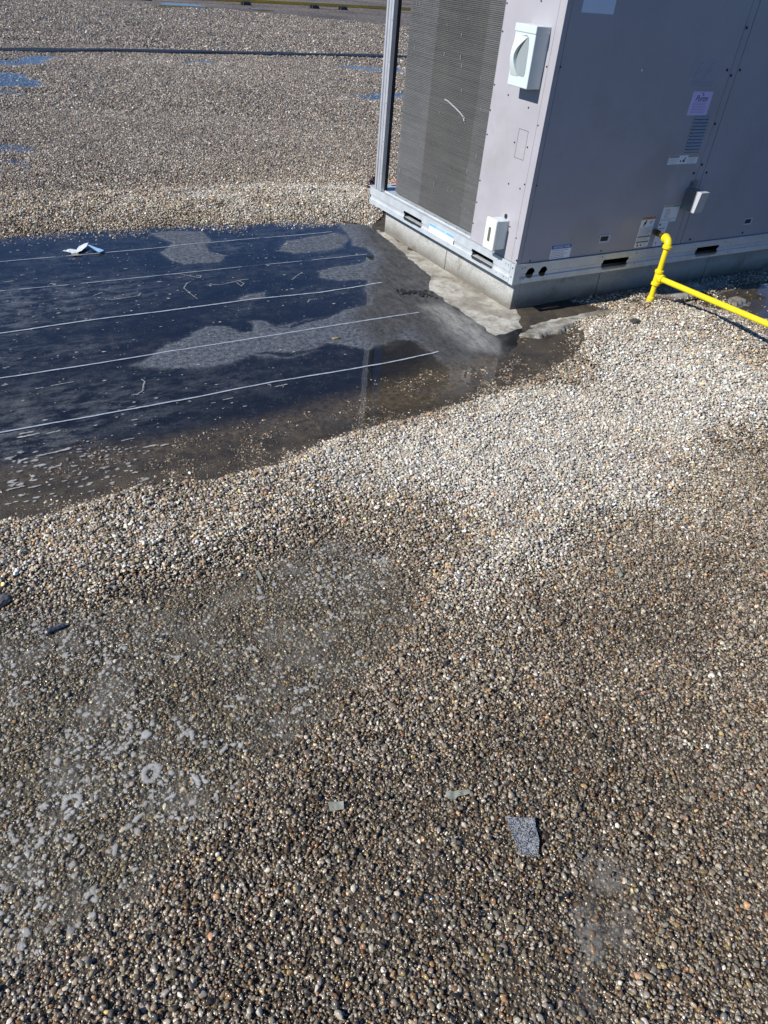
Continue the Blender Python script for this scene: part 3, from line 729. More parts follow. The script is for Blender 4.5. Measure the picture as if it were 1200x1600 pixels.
#        r0   r1   spacing, half size, z offset
BANDS = [(0, 3.2, .0068, .0034, .05), (0, 3.2, .0098, .0043, .35), (0, 3.2, .0086, .0042, 1.0), (3.2, 6.2, .0086, .0046, .1), (3.2, 6.2, .0125, .0056, .8),
         (6.2, 9.5, .0125, .0064, .2), (9.5, NEARLIM, .020, .0092, .1), (NEARLIM, 26, .045, .0150, .1)]
for r0, r1, sp, hs, zo in BANDS:
    X, Y = jgrid(-2.0, min(r1, 17), -.5, r1, sp)
    rr = np.hypot(X, Y)+rng.uniform(-.12, .12, X.shape)
    k = (rr >= r0) & (rr < r1) & inview(X, Y) & ~((Y > 3.1) & (X > 2.8) & (X > Y*.66))
    X, Y = X[k], Y[k]
    size = hs*np.clip(rng.lognormal(0, .36, X.shape), .4, 1.9)
    pr = None
    if zo > .3:
        pr = lambda x, y, d, zo=zo: (.22 if zo > .5 else .55)+(.78 if zo > .5 else .4)*np.clip(sstep(-.05, .2, d['ridge'])+sstep(0, .2, d['fr'])+.35*(fbm(x, y, 3, 330, 3)), 0, 1)*(1-sstep(-.1, .02, np.maximum(d['p2'], d['p3']))*.95)
    parts.append(scatter(X, Y, size, zo, prob=pr))
pos = np.concatenate([p[0] for p in parts]); rot = np.concatenate([p[1] for p in parts]); scl = np.concatenate([p[2] for p in parts])
colr = np.concatenate([p[3] for p in parts]); wet = np.concatenate([p[4] for p in parts])
print("pebbles", len(pos))
me = bpy.data.meshes.new("gravel"); me.vertices.add(len(pos)); me.vertices.foreach_set('co', pos.astype(np.float32).ravel())
def sa(name, typ, arr, fld):
    a = me.attributes.new(name, typ, 'POINT'); a.data.foreach_set(fld, arr.ravel())
sa('rot', 'FLOAT_VECTOR', rot.astype(np.float32), 'vector'); sa('scl', 'FLOAT_VECTOR', scl.astype(np.float32), 'vector')
sa('col', 'FLOAT_COLOR', np.concatenate([colr, np.ones((len(colr), 1))], 1).astype(np.float32), 'color'); sa('wet', 'FLOAT', wet.astype(np.float32), 'value')
sa('pick', 'INT', rng.integers(0, 14, len(pos)).astype(np.int32), 'value')
gravel = bpy.data.objects.new("gravel", me); COL.objects.link(gravel)
tag(gravel, 'loose river pebble roof ballast, dry grey ridges and damp brown flats', 'gravel', kind='stuff')
ng = bpy.data.node_groups.new("scatter_pebbles", 'GeometryNodeTree')
ng.interface.new_socket("Geometry", in_out='INPUT', socket_type='NodeSocketGeometry'); ng.interface.new_socket("Geometry", in_out='OUTPUT', socket_type='NodeSocketGeometry')
N = ng.nodes; L = ng.links
gi = N.new("NodeGroupInput"); go = N.new("NodeGroupOutput"); ci = N.new("GeometryNodeCollectionInfo"); ci.inputs['Collection'].default_value = pcol
ci.inputs['Separate Children'].default_value = True; ci.inputs['Reset Children'].default_value = True
ip = N.new("GeometryNodeInstanceOnPoints"); ip.inputs['Pick Instance'].default_value = True
def na(name, typ):
    a = N.new("GeometryNodeInputNamedAttribute"); a.data_type = typ; a.inputs['Name'].default_value = name; return a.outputs['Attribute']
L.new(gi.outputs[0], ip.inputs['Points']); L.new(ci.outputs[0], ip.inputs['Instance']); L.new(na('pick', 'INT'), ip.inputs['Instance Index'])
er = N.new("FunctionNodeEulerToRotation"); L.new(na('rot', 'FLOAT_VECTOR'), er.inputs[0]); L.new(er.outputs[0], ip.inputs['Rotation'])
L.new(na('scl', 'FLOAT_VECTOR'), ip.inputs['Scale']); L.new(ip.outputs[0], go.inputs[0])
md = gravel.modifiers.new("scatter", 'NODES'); md.node_group = ng

# ------------------------------------------------------------------ foam on the puddles
def foam_mat():
    m = bpy.data.materials.new('foam'); m.use_nodes = True
    n = m.node_tree.nodes; l = m.node_tree.links; p = n["Principled BSDF"]; out = n["Material Output"]
    p.inputs['Base Color'].default_value = (.55, .54, .505, 1); p.inputs['Roughness'].default_value = .5
    tc = n.new("ShaderNodeTexCoord"); t = noise(n, l, tc.outputs['Object'], 70, 6, .7); tr = n.new("ShaderNodeBsdfTransparent")
    t2 = noise(n, l, tc.outputs['Object'], 9, 4, .6); ad = n.new("ShaderNodeMath"); ad.operation = 'MULTIPLY'
    sf_ = n.new("ShaderNodeMath"); sf_.operation = 'MULTIPLY'; l.new(attr(n, 'soft').outputs['Fac'], sf_.inputs[0]); l.new(rng_(n, l, t.outputs['Fac'], .3, .6, .6, 1.), sf_.inputs[1]); l.new(sf_.outputs[0], ad.inputs[0]); l.new(rng_(n, l, t2.outputs['Fac'], .35, .65, .5, 1), ad.inputs[1])
    mx_ = n.new("ShaderNodeMixShader"); l.new(ad.outputs[0], mx_.inputs[0]); l.new(tr.outputs[0], mx_.inputs[1]); l.new(p.outputs[0], mx_.inputs[2]); l.new(mx_.outputs[0], out.inputs['Surface'])
    return m
FM = foam_mat()
def blob(mb, x, y, z, r, el, an, hgt, seed):
    n = 14; c = mb.bm.verts.new((x, y, z+hgt)); rings = []
    ph = [random.uniform(0, 6.28) for _ in range(4)]
    for q, (f, hz) in enumerate(((.66, .85), (1.12, 0))):
        rg = []
        for k in range(n):
            t = 2*math.pi*k/n
            rr = r*f*(1+.13*math.sin(2*t+ph[0])+.11*math.sin(3*t+ph[1])+.06*math.sin(5*t+ph[2]))
            u, v = rr*math.cos(t)*el, rr*math.sin(t)/el
            rg.append(mb.bm.verts.new((x+u*math.cos(an)-v*math.sin(an), y+u*math.sin(an)+v*math.cos(an), z+hgt*.6*hz)))
        rings.append(rg)
    for k in range(n):
        mb.bm.faces.new((c, rings[0][k], rings[0][(k+1) % n])); mb.bm.faces.new((rings[0][k], rings[1][k], rings[1][(k+1) % n], rings[0][(k+1) % n]))
def rand_in(poly, n, seed, margin=.02):
    r_ = np.random.default_rng(seed); P = np.array([g(*p) for p in poly]); lo, hi = P.min(0), P.max(0)
    x = r_.uniform(lo[0], hi[0], n*6); y = r_.uniform(lo[1], hi[1], n*6); k = (sdist(poly, x, y) > margin) & inview(x, y)
    return x[k][:n], y[k][:n]
mb = MB()
bx, by = rand_in(P_PUD2, 8200, 5)
cl = fbm(bx, by, 2.5, 400, 3); keep = (rng.random(len(bx)) < .18+.62*sstep(-.05, .4, cl+.55*np.exp(-((bx-g(240, 1180)[0])**2+(by-g(240, 1180)[1])**2)/.09)))
for x, y in zip(bx[keep], by[keep]):
    r_ = min(random.lognormvariate(math.log(.0032), .42), .010)
    blob(mb, x, y, .0012, r_, random.uniform(1, 1.18), random.uniform(0, 3.14), .0012, 0)
cx_, cy_ = rand_in(P_PUD2, 46, 77, .05)          # clusters of merged froth
for x, y in zip(cx_, cy_):
    a = random.uniform(0, 3.14)
    for k in range(random.randint(3, 7)):
        q = random.gauss(0, .010); s = random.gauss(0, .005)
        blob(mb, x+q*math.cos(a)-s*math.sin(a), y+q*math.sin(a)+s*math.cos(a), .0014, random.uniform(.003, .0075), random.uniform(1, 1.2), a, .0016, 0)
def ring_foam(px, py, R0, w0, gap=None):
    x, y = g(px, py)
    for k in range(26):
        t = 2*math.pi*k/26
        if gap and gap[0] < t < gap[1]: continue
        rr = R0*(1+.15*math.sin(2*t)+.08*math.sin(3*t+1))
        blob(mb, x+rr*math.cos(t), y+rr*math.sin(t), .0016, w0*random.uniform(.7, 1.3), 1.2, t, .0016, 0)
ring_foam(236, 1208, .019, .0062); ring_foam(112, 1256, .018, .0058, (3.6, 5.2)); ring_foam(228, 1148, .004, .007)
for px, py, a in ((720/2.4, 1000+360/2.4, 1.3), (735/2.4, 1000+520/2.4, 1.9), (640/2.4, 1000+590/2.4, .1), (430/2.4, 1000+790/2.4, 1.2), (520/2.4, 1000+665/2.4, .3), (860/2.4, 1000+250/2.4, 2.7), (900/2.4, 1000+220/2.4, 2.6), (840/2.4, 1000+410/2.4, .5)):
    x, y = g(px, py)
    for k in range(5):
        q = (k-2)*.0045; blob(mb, x+q*math.cos(a), y+q*math.sin(a), .0016, random.uniform(.004, .008), 1.2, a, .0016, 0)
# patches by the near edge of the big puddle and flecks on it
for px, py, L_, w_ in ((42, 832/2.4+330, .05, .012), (108/2.4, 330+842/2.4, .07, .012), (200/2.4, 330+830/2.4, .05, .011), (87/2.4, 640+190/2.4, .03, .013), (200/2.4, 640+162/2.4, .11, .009), (245/2.4, 640+150/2.4, .04, .012), (48/2.4, 640+268/2.4, .03, .012),
                      (60/2.4, 640+295/2.4, .06, .008), (208/2.4, 640+216/2.4, .035, .010), (130/2.4, 640+290/2.4, .04, .008), (18/2.4, 653/2.4+330, .02, .009), (235/2.4, 330+648/2.4, .09, .006), (148/2.4, 330+665/2.4, .03, .005), (10, 330+588/2.4, .03, .009),
                      (920/2.4, 330+733/2.4, .02, .010), (855/2.4, 330+705/2.4, .05, .006), (505/2.4, 330+783/2.4, .02, .007), (508/2.4, 330+803/2.4, .01, .007), (800/2.4, 330+720/2.4, .02, .006), (495/2.4, 330+735/2.4, .035, .005), (618/2.4, 330+878/2.4, .03, .008),
                      (480/2.4, 330+857/2.4, .05, .006), (603/2.4, 330+434/2.4, .01, .007), (125/2.4, 330+398/2.4, .01, .006), (597/2.4, 330+265/2.4, .02, .013), (637/2.4, 330+312/2.4, .012, .011), (550, 330+300/2.4-5, .03, .008), (1055/2.4, 330+655/2.4, .06, .008),
                      (32/2.4, 330+265/2.4, .05, .006), (85/2.4, 330+240/2.4, .02, .007), (547/2.4, 640+142/2.4, .02, .008), (508/2.4, 640+237/2.4, .02, .008), (617/2.4, 640+133/2.4, .025, .008), (405/2.4, 640+232/2.4, .015, .007), (342/2.4, 640+218/2.4, .015, .007), (243/2.4, 640+268/2.4, .015, .008)):
    x, y = g(px, py); m_ = max(1, int(L_/(w_*.7)))
    for k in range(m_):
        q = (k-(m_-1)/2)*w_*.75
        blob(mb, x+q, y+q*.05+random.gauss(0, w_*.15), .0022, w_*.62*random.uniform(.7, 1.15), 1.3, 0, .0012, 0)
for path in (z6((495,690),(515,688),(535,675),(538,655),(542,640),(530,630)), z6((625,237),(680,237),(725,247),(750,250),(755,243),(735,241)), z6((740,330),(715,310),(690,290),(700,272),(715,265)),
             z6((1095,258),(1105,250),(1120,238),(1135,230)), z6((1155,342),(1160,332),(1190,330)), z6((350,318),(370,310),(385,305)), z6((395,330),(425,332),(450,328),(520,318),(528,308)), z6((778,278),(830,276),(880,265),(910,258),(935,256)), z6((895,262),(915,272),(905,282),(890,270))):
    Q = np.array([g(*p) for p in path])
    for a_, b_ in zip(Q, Q[1:]):
        n_ = max(2, int(np.hypot(*(b_-a_))/.004))
        for t in np.linspace(0, 1, n_, endpoint=False):
            blob(mb, *(a_+(b_-a_)*t+np.array([random.gauss(0, .0012), random.gauss(0, .0012)])), .0022, random.uniform(.002, .0036), 1.2, 0, .0008, 0)
fx_, fy_ = rand_in([(-100, 380), (560, 360), (570, 400), (560, 560), (300, 680), (0, 760), (-100, 780)], 1000, 9)
for x, y in zip(fx_, fy_): blob(mb, x, y, .0026, min(random.lognormvariate(math.log(.0026), .55), .009), random.uniform(1, 1.5), 0, .0006, 0)
fx_, fy_ = rand_in([(0, 700), (250, 690), (240, 760), (0, 800)], 150, 19)
for x, y in zip(fx_, fy_): blob(mb, x, y, .0022, min(random.lognormvariate(math.log(.0045), .5), .012), random.uniform(1, 1.6), 0, .001, 0)
foam = mb.build('foam', FM, smooth=True)
fa = foam.data.attributes.new('soft', 'FLOAT', 'POINT'); nb = len(foam.data.vertices)//29
fa.data.foreach_set('value', np.tile(np.r_[1, np.full(14, .85), np.zeros(14)], nb).astype(np.float32))
tag(foam, 'pale grey foam bubbles and flecks floating on the puddles', 'foam', kind='stuff')

# ------------------------------------------------------------------ roof curb under the air conditioner
XE, YE, ZT = 5.25, 4.72, 1.78
curb = empty('roof_curb', (XF, YF, 0)); tag(curb, 'low grey granular clad curb carrying the rooftop air conditioner', 'roof curb')
def lp(o, p): o.location = Vector(o.location)-Vector(p.location) if False else o.location
def child(mb, name, m, parent, **k):
    o = mb.build(name, m, parent, **k); o.matrix_parent_inverse = Matrix.Translation(-parent.location) if parent.parent is None and parent.type == 'EMPTY' else o.matrix_parent_inverse
    return o
def curb_side(segs, horiz, fixed, name):
    for a, b in segs:
        m_ = MB()
        if horiz: m_.box(a, b, fixed, fixed+.05, -.02, .192)
        else: m_.box(fixed, fixed+.05, a, b, -.02, .192)
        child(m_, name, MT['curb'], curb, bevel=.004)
curb_side([(XF+.051, 3.467), (3.472, 4.486), (4.491, XE-.03)], True, YF, 'curb_panel')
curb_side([(YF, 3.814), (3.819, YE-.1)], False, XF, 'curb_panel')
curb_side([(XF+.051, XE-.081)], True, YE-.1, 'curb_panel'); curb_side([(YF+.051, YE-.1)], False, XE-.08, 'curb_panel')
flash.name = 'flashing'; flash.parent = curb; flash.matrix_parent_inverse = Matrix.Translation(-curb.location)

# ------------------------------------------------------------------ air conditioner
U = empty('rooftop_air_conditioner', (2.70, 3.035, .195))
tag(U, 'large mauve grey packaged rooftop air conditioner on galvanised base rails', 'air conditioner')
def C(mb, name, m, parent=U, **k):
    o = mb.build(name, m, parent, **k)
    o.matrix_parent_inverse = Matrix.Translation(-U.location)
    return o
def SUB(mb, name, m, parent, **k):     # parts are built in world space, their parent part sits at the origin of that space
    return mb.build(name, m, parent, **k)
PXF, PYF = 2.712, 3.045
fr = lambda a, b, d: (a, PYF-d, b)                 # right-hand face: a = x, b = z, d = out
fl = lambda a, b, d: (PXF-d, a, b)                 # left-hand face: a = y

def boolcut(o, cutters):
    bm = bmesh.new()
    for c in cutters: pass
    mb = MB()
    for c in cutters: c(mb)
    bmesh.ops.recalc_face_normals(mb.bm, faces=mb.bm.faces)
    me = bpy.data.meshes.new("cut"); mb.bm.to_mesh(me); mb.bm.free(); co = bpy.data.objects.new("cut", me); COL.objects.link(co)
    md = o.modifiers.new("cut", 'BOOLEAN'); md.operation = 'DIFFERENCE'; md.object = co; md.solver = 'EXACT'
    dg = bpy.context.evaluated_depsgraph_get(); dg.update()
    nm = bpy.data.meshes.new_from_object(o.evaluated_get(dg)); o.modifiers.clear(); o.data = nm
    bpy.data.objects.remove(co)

ZR0, ZR1 = .195, .305
PROF = [(0, 0), (0, .030), (.007, .037), (.007, .052), (.0, .059), (.0, .110), (.035, .110)]     # inward offset, height
TH = .0025
def rail_poly(): 
    out = PROF; inn = [(min(a+TH, .035), b) for a, b in PROF[:-2]]+[(TH, .1075), (.035, .1075)]
    return out, inn
def build_rail(axis_, a0, a1, face):
    o_, i_ = rail_poly(); m_ = MB()
    ring = o_+i_[::-1]
    f = (lambda s, off, h: (s, face+off, ZR0+h)) if axis_ == 'x' else (lambda s, off, h: (face+off, s, ZR0+h))
    m_.prism([f(a0, a, b) for a, b in ring], [f(a1, a, b) for a, b in ring])
    return m_
def slot(a0, a1, z0, z1, axis_, face):
    def c(mb):
        pts = [(a0+.012, z0), (a1-.012, z0), (a1, z0+.012), (a1, z1-.004), (a1-.004, z1), (a0+.004, z1), (a0, z1-.004), (a0, z0+.012)]
        if axis_ == 'x': mb.prism([(a, face-.01, z) for a, z in pts], [(a, face+.02, z) for a, z in pts])
        else: mb.prism([(face-.01, a, z) for a, z in pts], [(face+.02, a, z) for a, z in pts])
    return c
def rhole(a, z, r, axis_, face):
    def c(mb):
        n = 28; pts = [(a+r*math.cos(2*math.pi*k/n), z+r*math.sin(2*math.pi*k/n)) for k in range(n)]
        if axis_ == 'x': mb.prism([(p, face-.01, q) for p, q in pts], [(p, face+.02, q) for p, q in pts])
        else: mb.prism([(face-.01, p, q) for p, q in pts], [(face+.02, p, q) for p, q in pts])
    return c
railF = C(build_rail('x', 2.7065, XE, 3.035), 'base_rail', MT['galv'])
boolcut(railF, [rhole(2.821, .250, .031, 'x', 3.035), rhole(2.917, .250, .029, 'x', 3.035), slot(3.385, 3.600, .209, .270, 'x', 3.035), slot(4.226, 4.445, .209, .270, 'x', 3.035)])
railL = C(build_rail('y', 3.075, YE, 2.700), 'base_rail', MT['galv'])
boolcut(railL, [slot(4.020, 4.250, .212, .268, 'y', 2.70), slot(3.232, 3.450, .212, .268, 'y', 2.70)])
C(build_rail('x', 2.70, XE, YE), 'base_rail', MT['galv'])
m_ = MB(); m_.box(XE-.004, XE, 3.04, YE, ZR0, ZR1); C(m_, 'base_rail', MT['galv'])
# light lips seen inside the fork slots
for a, b in ((4.02, 4.25), (3.232, 3.45)):
    m_ = MB(); m_.box(2.712, 2.742, a-.03, b+.03, .226, .2285); C(m_, 'slot_lip', MT['galv'])
m_ = MB(); m_.box(2.7035, 2.7350, 3.0375, 3.0725, ZR0-.001, ZR0+.001); m_.box(2.6975, 2.6995, 3.033, 3.070, ZR0-.002, ZR1+.003); m_.box(2.6995, 2.745, 3.0325, 3.0345, ZR0-.002, ZR1+.003)
C(m_, 'corner_bracket', MT['galv'], bevel=.0006)
def holes(fr_, lst, r, name='bolt_hole', m=None, d=(.0005, .0012)):
    for a, b in lst:
        q = MB(); q.disc(fr_, a, b, r, d[0], d[1], 10); C(q, name, m or MT['dark'])
fR = lambda a, b, d: (a, 3.035-d, b); fL = lambda a, b, d: (2.70-d, a, b); fLb = lambda a, b, d: (2.6975-d, a, b)
holes(fLb, [(3.052, .285), (3.052, .235)], .0042)
holes(fL, [(y, z) for y in (3.095, 3.118, 3.19) for z in (.288, .214)], .003)
holes(fR, [(2.754, .285), (2.754, .218), (2.772, .287), (2.775, .222), (3.37, .29), (3.66, .286), (3.665, .22), (4.19, .29), (4.50, .283), (4.56, .275), (4.56, .215), (4.9, .28)], .0035, d=(.0003, .0008))
# inner underside and base pan
m_ = MB(); m_.box(2.745, XE-.02, 3.08, YE-.01, .279, .3); C(m_, 'base_pan', MT['galv'])
# coil ledge with small rivets
m_ = MB(); m_.box(2.7365, 2.86, 3.50, YE-.01, .3005, .307); m_.box(2.7335, 2.7355, 3.50, YE-.01, .285, .313); C(m_, 'coil_ledge', MT['galv'])
for k in range(9):
    q = MB(); q.disc(lambda a, b, d: (a, b, .307+d), 2.755, 3.60+k*.12+random.uniform(-.02, .02), .0035, 0, .002, 8); C(q, 'rivet', MT['screwd'])

# cabinet shell behind everything
m_ = MB(); m_.box(2.86, XE-.01, 3.056, 4.55, .308, ZT-.03); C(m_, 'inner_casing', MT['gap'])
m_ = MB(); m_.box(2.69, XE+.01, 3.025, YE+.01, ZT-.028, ZT); C(m_, 'top_cover', MT['paint'], bevel=.004)
m_ = MB(); m_.box(XE-.008, XE-.002, 3.056, 4.55, .308, ZT-.03); C(m_, 'end_panel', MT['paint'])
m_ = MB(); m_.box(3.2, XE-.01, 4.552, 4.56, .308, ZT-.03); C(m_, 'rear_panel', MT['paint'])
def panel(frame, a0, a1, b0, b1, th=.012, d=0, name='access_panel', bev=.0025):
    q = MB(); q.fbox(frame, a0, a1, b0, b1, d-th, d); return C(q, name, MT['paint'], bevel=bev)
# right-hand face
panel(fr, 2.7455, 3.9965, .3075, ZT-.03)
panel(fr, 4.0005, 4.0525, .3075, ZT-.03, d=-.001, name='centre_post')
panel(fr, 4.0565, XE-.012, .3075, ZT-.03)
# corner post: wraps the corner
m_ = MB(); m_.box(2.711, 2.742, 3.043, 3.0915, .3075, ZT-.03); C(m_, 'corner_post', MT['paint'], bevel=.002)
ctrl = panel(fl, 3.0935, 3.494, .3075, ZT-.03, th=.07, name='control_panel', bev=.0015)
# far post: aluminium channel with grooves
m_ = MB()
for y0, y1, x0 in ((4.577, 4.597, 2.700), (4.597, 4.612, 2.706), (4.612, 4.634, 2.702), (4.634, 4.646, 2.708), (4.646, 4.664, 2.700)):
    m_.box(x0, 2.7195, y0+.0002, y1-.0002, .3075, ZT-.03)
m_.box(2.7197, 2.7300, 4.578, 4.660, .3075, ZT-.03)
C(m_, 'corner_post', MT['alum'], bevel=.001)
m_ = MB(); m_.box(2.730, 2.755, 4.5785, 4.582, .3075, ZT-.03); C(m_, 'corner_post', MT['gap'])  # side of the post turned from the sun, its shade put into near-black colour
holes(lambda a, b, d: (2.700-d, a, b), [(4.587, z) for z in (.42, .62, .85, 1.08, 1.30, 1.5)], .003, 'screw', MT['screwd'])

# condenser coil: horizontal tubes with fins between, wrapping round the far corner
def coil():
    path = [(2.78, 3.46+.04*k) for k in range(26)]
    cx, cy, r_ = 2.90, 4.47, .12
    path = [(2.78, y) for x, y in path if y < 4.47]+[(cx-r_*math.cos(t), cy+r_*math.sin(t)) for t in np.linspace(0, math.pi/2, 14)]+[(x, 4.59) for x in np.arange(2.95, 5.1, .1)]
    P = np.array(path); T = np.gradient(P, axis=0); T /= np.hypot(*T.T)[:, None]; Nn = np.stack([-T[:, 1], T[:, 0]], -1)  # outward
    L_ = np.r_[0, np.cumsum(np.hypot(*np.diff(P, axis=0).T))]
    pitch = .0088; nz = int((ZT-.04-.315)/pitch)
    prof = []
    for k in range(nz):
        z0 = .315+k*pitch
        prof += [(z0, .0), (z0+.0022, .0035), (z0+.0040, .0035), (z0+.0058, .0)]
    V = []; 
    jit = fbm(np.arange(len(prof))*.37, np.zeros(len(prof)), 1, 500, 3)*.0008
    for j, (z, o_) in enumerate(prof):
        wob = .0006*fbm(L_*1.0+j*.01, np.full_like(L_, j*.25), 3, 510, 3)
        for i in range(len(P)):
            V.append((P[i, 0]+Nn[i, 0]*(o_+wob[i]), P[i, 1]+Nn[i, 1]*(o_+wob[i]), z+jit[j]*.4))
    n = len(P); F = []
    for j in range(len(prof)-1):
        for i in range(n-1): F.append((j*n+i, j*n+i+1, (j+1)*n+i+1, (j+1)*n+i))
    me = bpy.data.meshes.new('condenser_coil'); me.from_pydata(V, [], F); me.update()
    a = me.attributes.new('u', 'FLOAT', 'POINT'); a.data.foreach_set('value', np.tile(L_, len(prof)).astype(np.float32))
    m = bpy.data.materials.new('moire_aluminium_coil'); m.use_nodes = True
    nn = m.node_tree.nodes; l = m.node_tree.links; p = nn["Principled BSDF"]; tc = nn.new("ShaderNodeTexCoord"); v = tc.outputs['Object']
    ua = attr(nn, 'u').outputs['Fac']
    n1 = noise(nn, l, v, 3, 8, .7); n2 = noise(nn, l, v, 50, 4, .7)
    mp = nn.new("ShaderNodeMapping"); mp.inputs['Scale'].default_value = (1, 1, 60); l.new(v, mp.inputs[0]); n3 = noise(nn, l, mp.outputs[0], 2.0, 5, .7)
    # fin moire put into the colour: darker band between 3.72 and 4.19 m
    b1 = rng_(nn, l, ua, .246, .256); b2 = rng_(nn, l, ua, .742, .732)
    mm = nn.new("ShaderNodeMath"); mm.operation = 'MULTIPLY'; l.new(b1, mm.inputs[0]); l.new(b2, mm.inputs[1])
    c = mixc(nn, l, mm.outputs[0], (.160, .160, .156), (.128, .126, .119))
    b3 = rng_(nn, l, ua, .735, .745); c = mixc(nn, l, b3, c, (.172, .175, .175))  # lighter moire zone towards the far post, also put into the colour
    c = mixc(nn, l, 1.0, c, rng_(nn, l, n1.outputs['Fac'], .3, .7, .85, 1.15), 'MULTIPLY')
    c = mixc(nn, l, 1.0, c, rng_(nn, l, n3.outputs['Fac'], .3, .7, .80, 1.20), 'MULTIPLY')
    sx = nn.new("ShaderNodeSeparateXYZ"); l.new(v, sx.inputs[0])
    l.new(c, p.inputs['Base Color']); p.inputs['Metallic'].default_value = .25; p.inputs['Roughness'].default_value = .5
    b = nn.new("ShaderNodeBump"); b.inputs['Distance'].default_value = .001; wv = nn.new("ShaderNodeTexWave"); wv.bands_direction = 'X'; wv.inputs['Scale'].default_value = 130; wv.inputs['Distortion'].default_value = .3
    cb = nn.new("ShaderNodeCombineXYZ"); l.new(ua, cb.inputs[0]); l.new(cb.outputs[0], wv.inputs['Vector']); l.new(wv.outputs['Fac'], b.inputs['Height']); l.new(b.outputs[0], p.inputs['Normal'])
    me.materials.append(m)
    o = bpy.data.objects.new('condenser_coil', me); COL.objects.link(o); o.parent = U; o.matrix_parent_inverse = Matrix.Translation(-U.location)
    sd = o.modifiers.new('s', 'SOLIDIFY'); sd.thickness = .015; sd.offset = 1
    # bent fins and specks caught on the face
    mb = MB()
    def streak(pts, w_):
        for (y0, z0), (y1, z1) in zip(pts, pts[1:]):
            dd = Vector((y1-y0, z1-z0)); nrm = Vector((-dd.y, dd.x)).normalized()*w_/2
            A = [(2.7745, y0+nrm.x, z0+nrm.y), (2.7745, y0-nrm.x, z0-nrm.y), (2.7745, y1-nrm.x, z1-nrm.y), (2.7745, y1+nrm.x, z1+nrm.y)]
            mb.prism(A, [(x-.002, y, z) for x, y, z in A])
    streak([(4.026, .962), (3.99, .958), (3.95, .948), (3.90, .935), (3.85, .920), (3.815, .905), (3.800, .900)], .007)
    streak([(3.815, .905), (3.80, .885)], .009)
    SUB(mb, 'foil_scrap', MT['alum'], o)
    r_ = random.Random(4)
    for k in range(34):
        mb = MB()
        y = r_.uniform(3.62, 4.5); z = r_.uniform(.36, 1.6); ll = r_.uniform(.004, .03); streak([(y, z), (y+r_.uniform(-.003, .003), z+ll)], r_.uniform(.001, .0028)); SUB(mb, 'bent_fin', MT['alum'], o)
    return o
coil()
m_ = MB(); m_.box(2.7125, 2.775, 3.4942, 3.4965, .3075, ZT-.03); C(m_, 'coil_flange', MT['paint'])

def screw(frame, a, b, m='screw', r=.0055, d=.0):
    q = MB(); q.disc(frame, a, b, r*1.15, d, d+.0012, 12); q.disc(frame, a, b, r*.72, d+.0013, d+.005, 6); C(q, 'screw', MT[m])
def unproj(px, py, ax, val):
    d = Fv*FPX+Rv*(px-600)-Uv*(py-800); o = np.array([0, 0, CH]); t = (val-o[ax])/d[ax]; return o+d*t
for px, py in ((875.3, 104.6), (1166.6, 43.4), (1142, 118), (1117, 193.5), (1096.6, 257.2), (1156, 109.4), (1136, 109.4), (1103.7, 269.5), (1084, 270.6), (1078, 374), (1160, 363.5), (939, 392), (838, 290), (828, 407.5), (806.9, 407)):
    P_ = unproj(px, py, 1, PYF); screw(fr, P_[0], P_[2], 'screwd', .0065 if px > 1070 else .0045)
for px, py in ((792.5, 5), (785.7, 49), (773, 132.3), (766.4, 172), (761.4, 210), (846, 1.4), (854.6, 104.2), (841, 196), (794.5, 148.4), (826, 168.2), (804.3, 222.4), (824.3, 230), (750.2, 282), (745.2, 316), (795, 287), (812.7, 294.7), (820, 288), (739.3, 348.8), (797, 354.2), (807, 372)):
    P_ = unproj(px, py, 0, PXF); screw(fl, min(P_[1], 3.489), P_[2], 'screw' if py < 400 else 'screwd', .0038)
# knockout outlines (fine grooves)
def outline(frame, a0, a1, b0, b1, w_, m, name='knockout'):
    q = MB()
    for A in ((a0, a1, b0, b0+w_), (a0, a1, b1-w_, b1), (a0, a0+w_, b0+w_, b1-w_), (a1-w_, a1, b0+w_, b1-w_)): q.fbox(frame, *A, .0002, .0007)
    return C(q, name, m)
outline(fl, 3.1475, 3.224, .819, .957, .0016, MT['gap'])
outline(fr, 3.31, 3.515, 1.204, 1.314, .001, mat('faint_outline', (.34, .32, .36), .4))
q = MB(); q.disc(fr, 3.302, 1.250, .006, .0002, .0018, 10); C(q, 'plug', MT['white'])
# embossed faded decal
mfd = mat('faded_decal', (.40, .385, .44), .42, var=.08, vs=30)
q = MB(); q.fbox(fr, 3.672, 3.902, 1.175, 1.312, .0003, .0008)
dec = C(q, 'faded_decal', mfd)
q = MB()
for a0, b0, a1, b1 in ((3.705, 1.22, 3.735, 1.285), (3.735, 1.285, 3.760, 1.295), (3.79, 1.22, 3.825, 1.29), (3.825, 1.29, 3.85, 1.297), (3.72, 1.24, 3.76, 1.262), (3.80, 1.24, 3.85, 1.262)):
    d_ = Vector((a1-a0, b1-b0)); nn_ = Vector((-d_.y, d_.x)).normalized()*.003
    A = [(a0+nn_.x, b0+nn_.y), (a0-nn_.x, b0-nn_.y), (a1-nn_.x, b1-nn_.y), (a1+nn_.x, b1+nn_.y)]
    q.prism([fr(a, b, .0009) for a, b in A], [fr(a, b, .0012) for a, b in A])
for k in range(3): q.fbox(fr, 3.69, 3.88, 1.183+k*.010, 1.187+k*.010, .0009, .0012)
SUB(q, 'decal_mark', mat('faded_decal_mark', (.33, .32, .37), .5), dec)

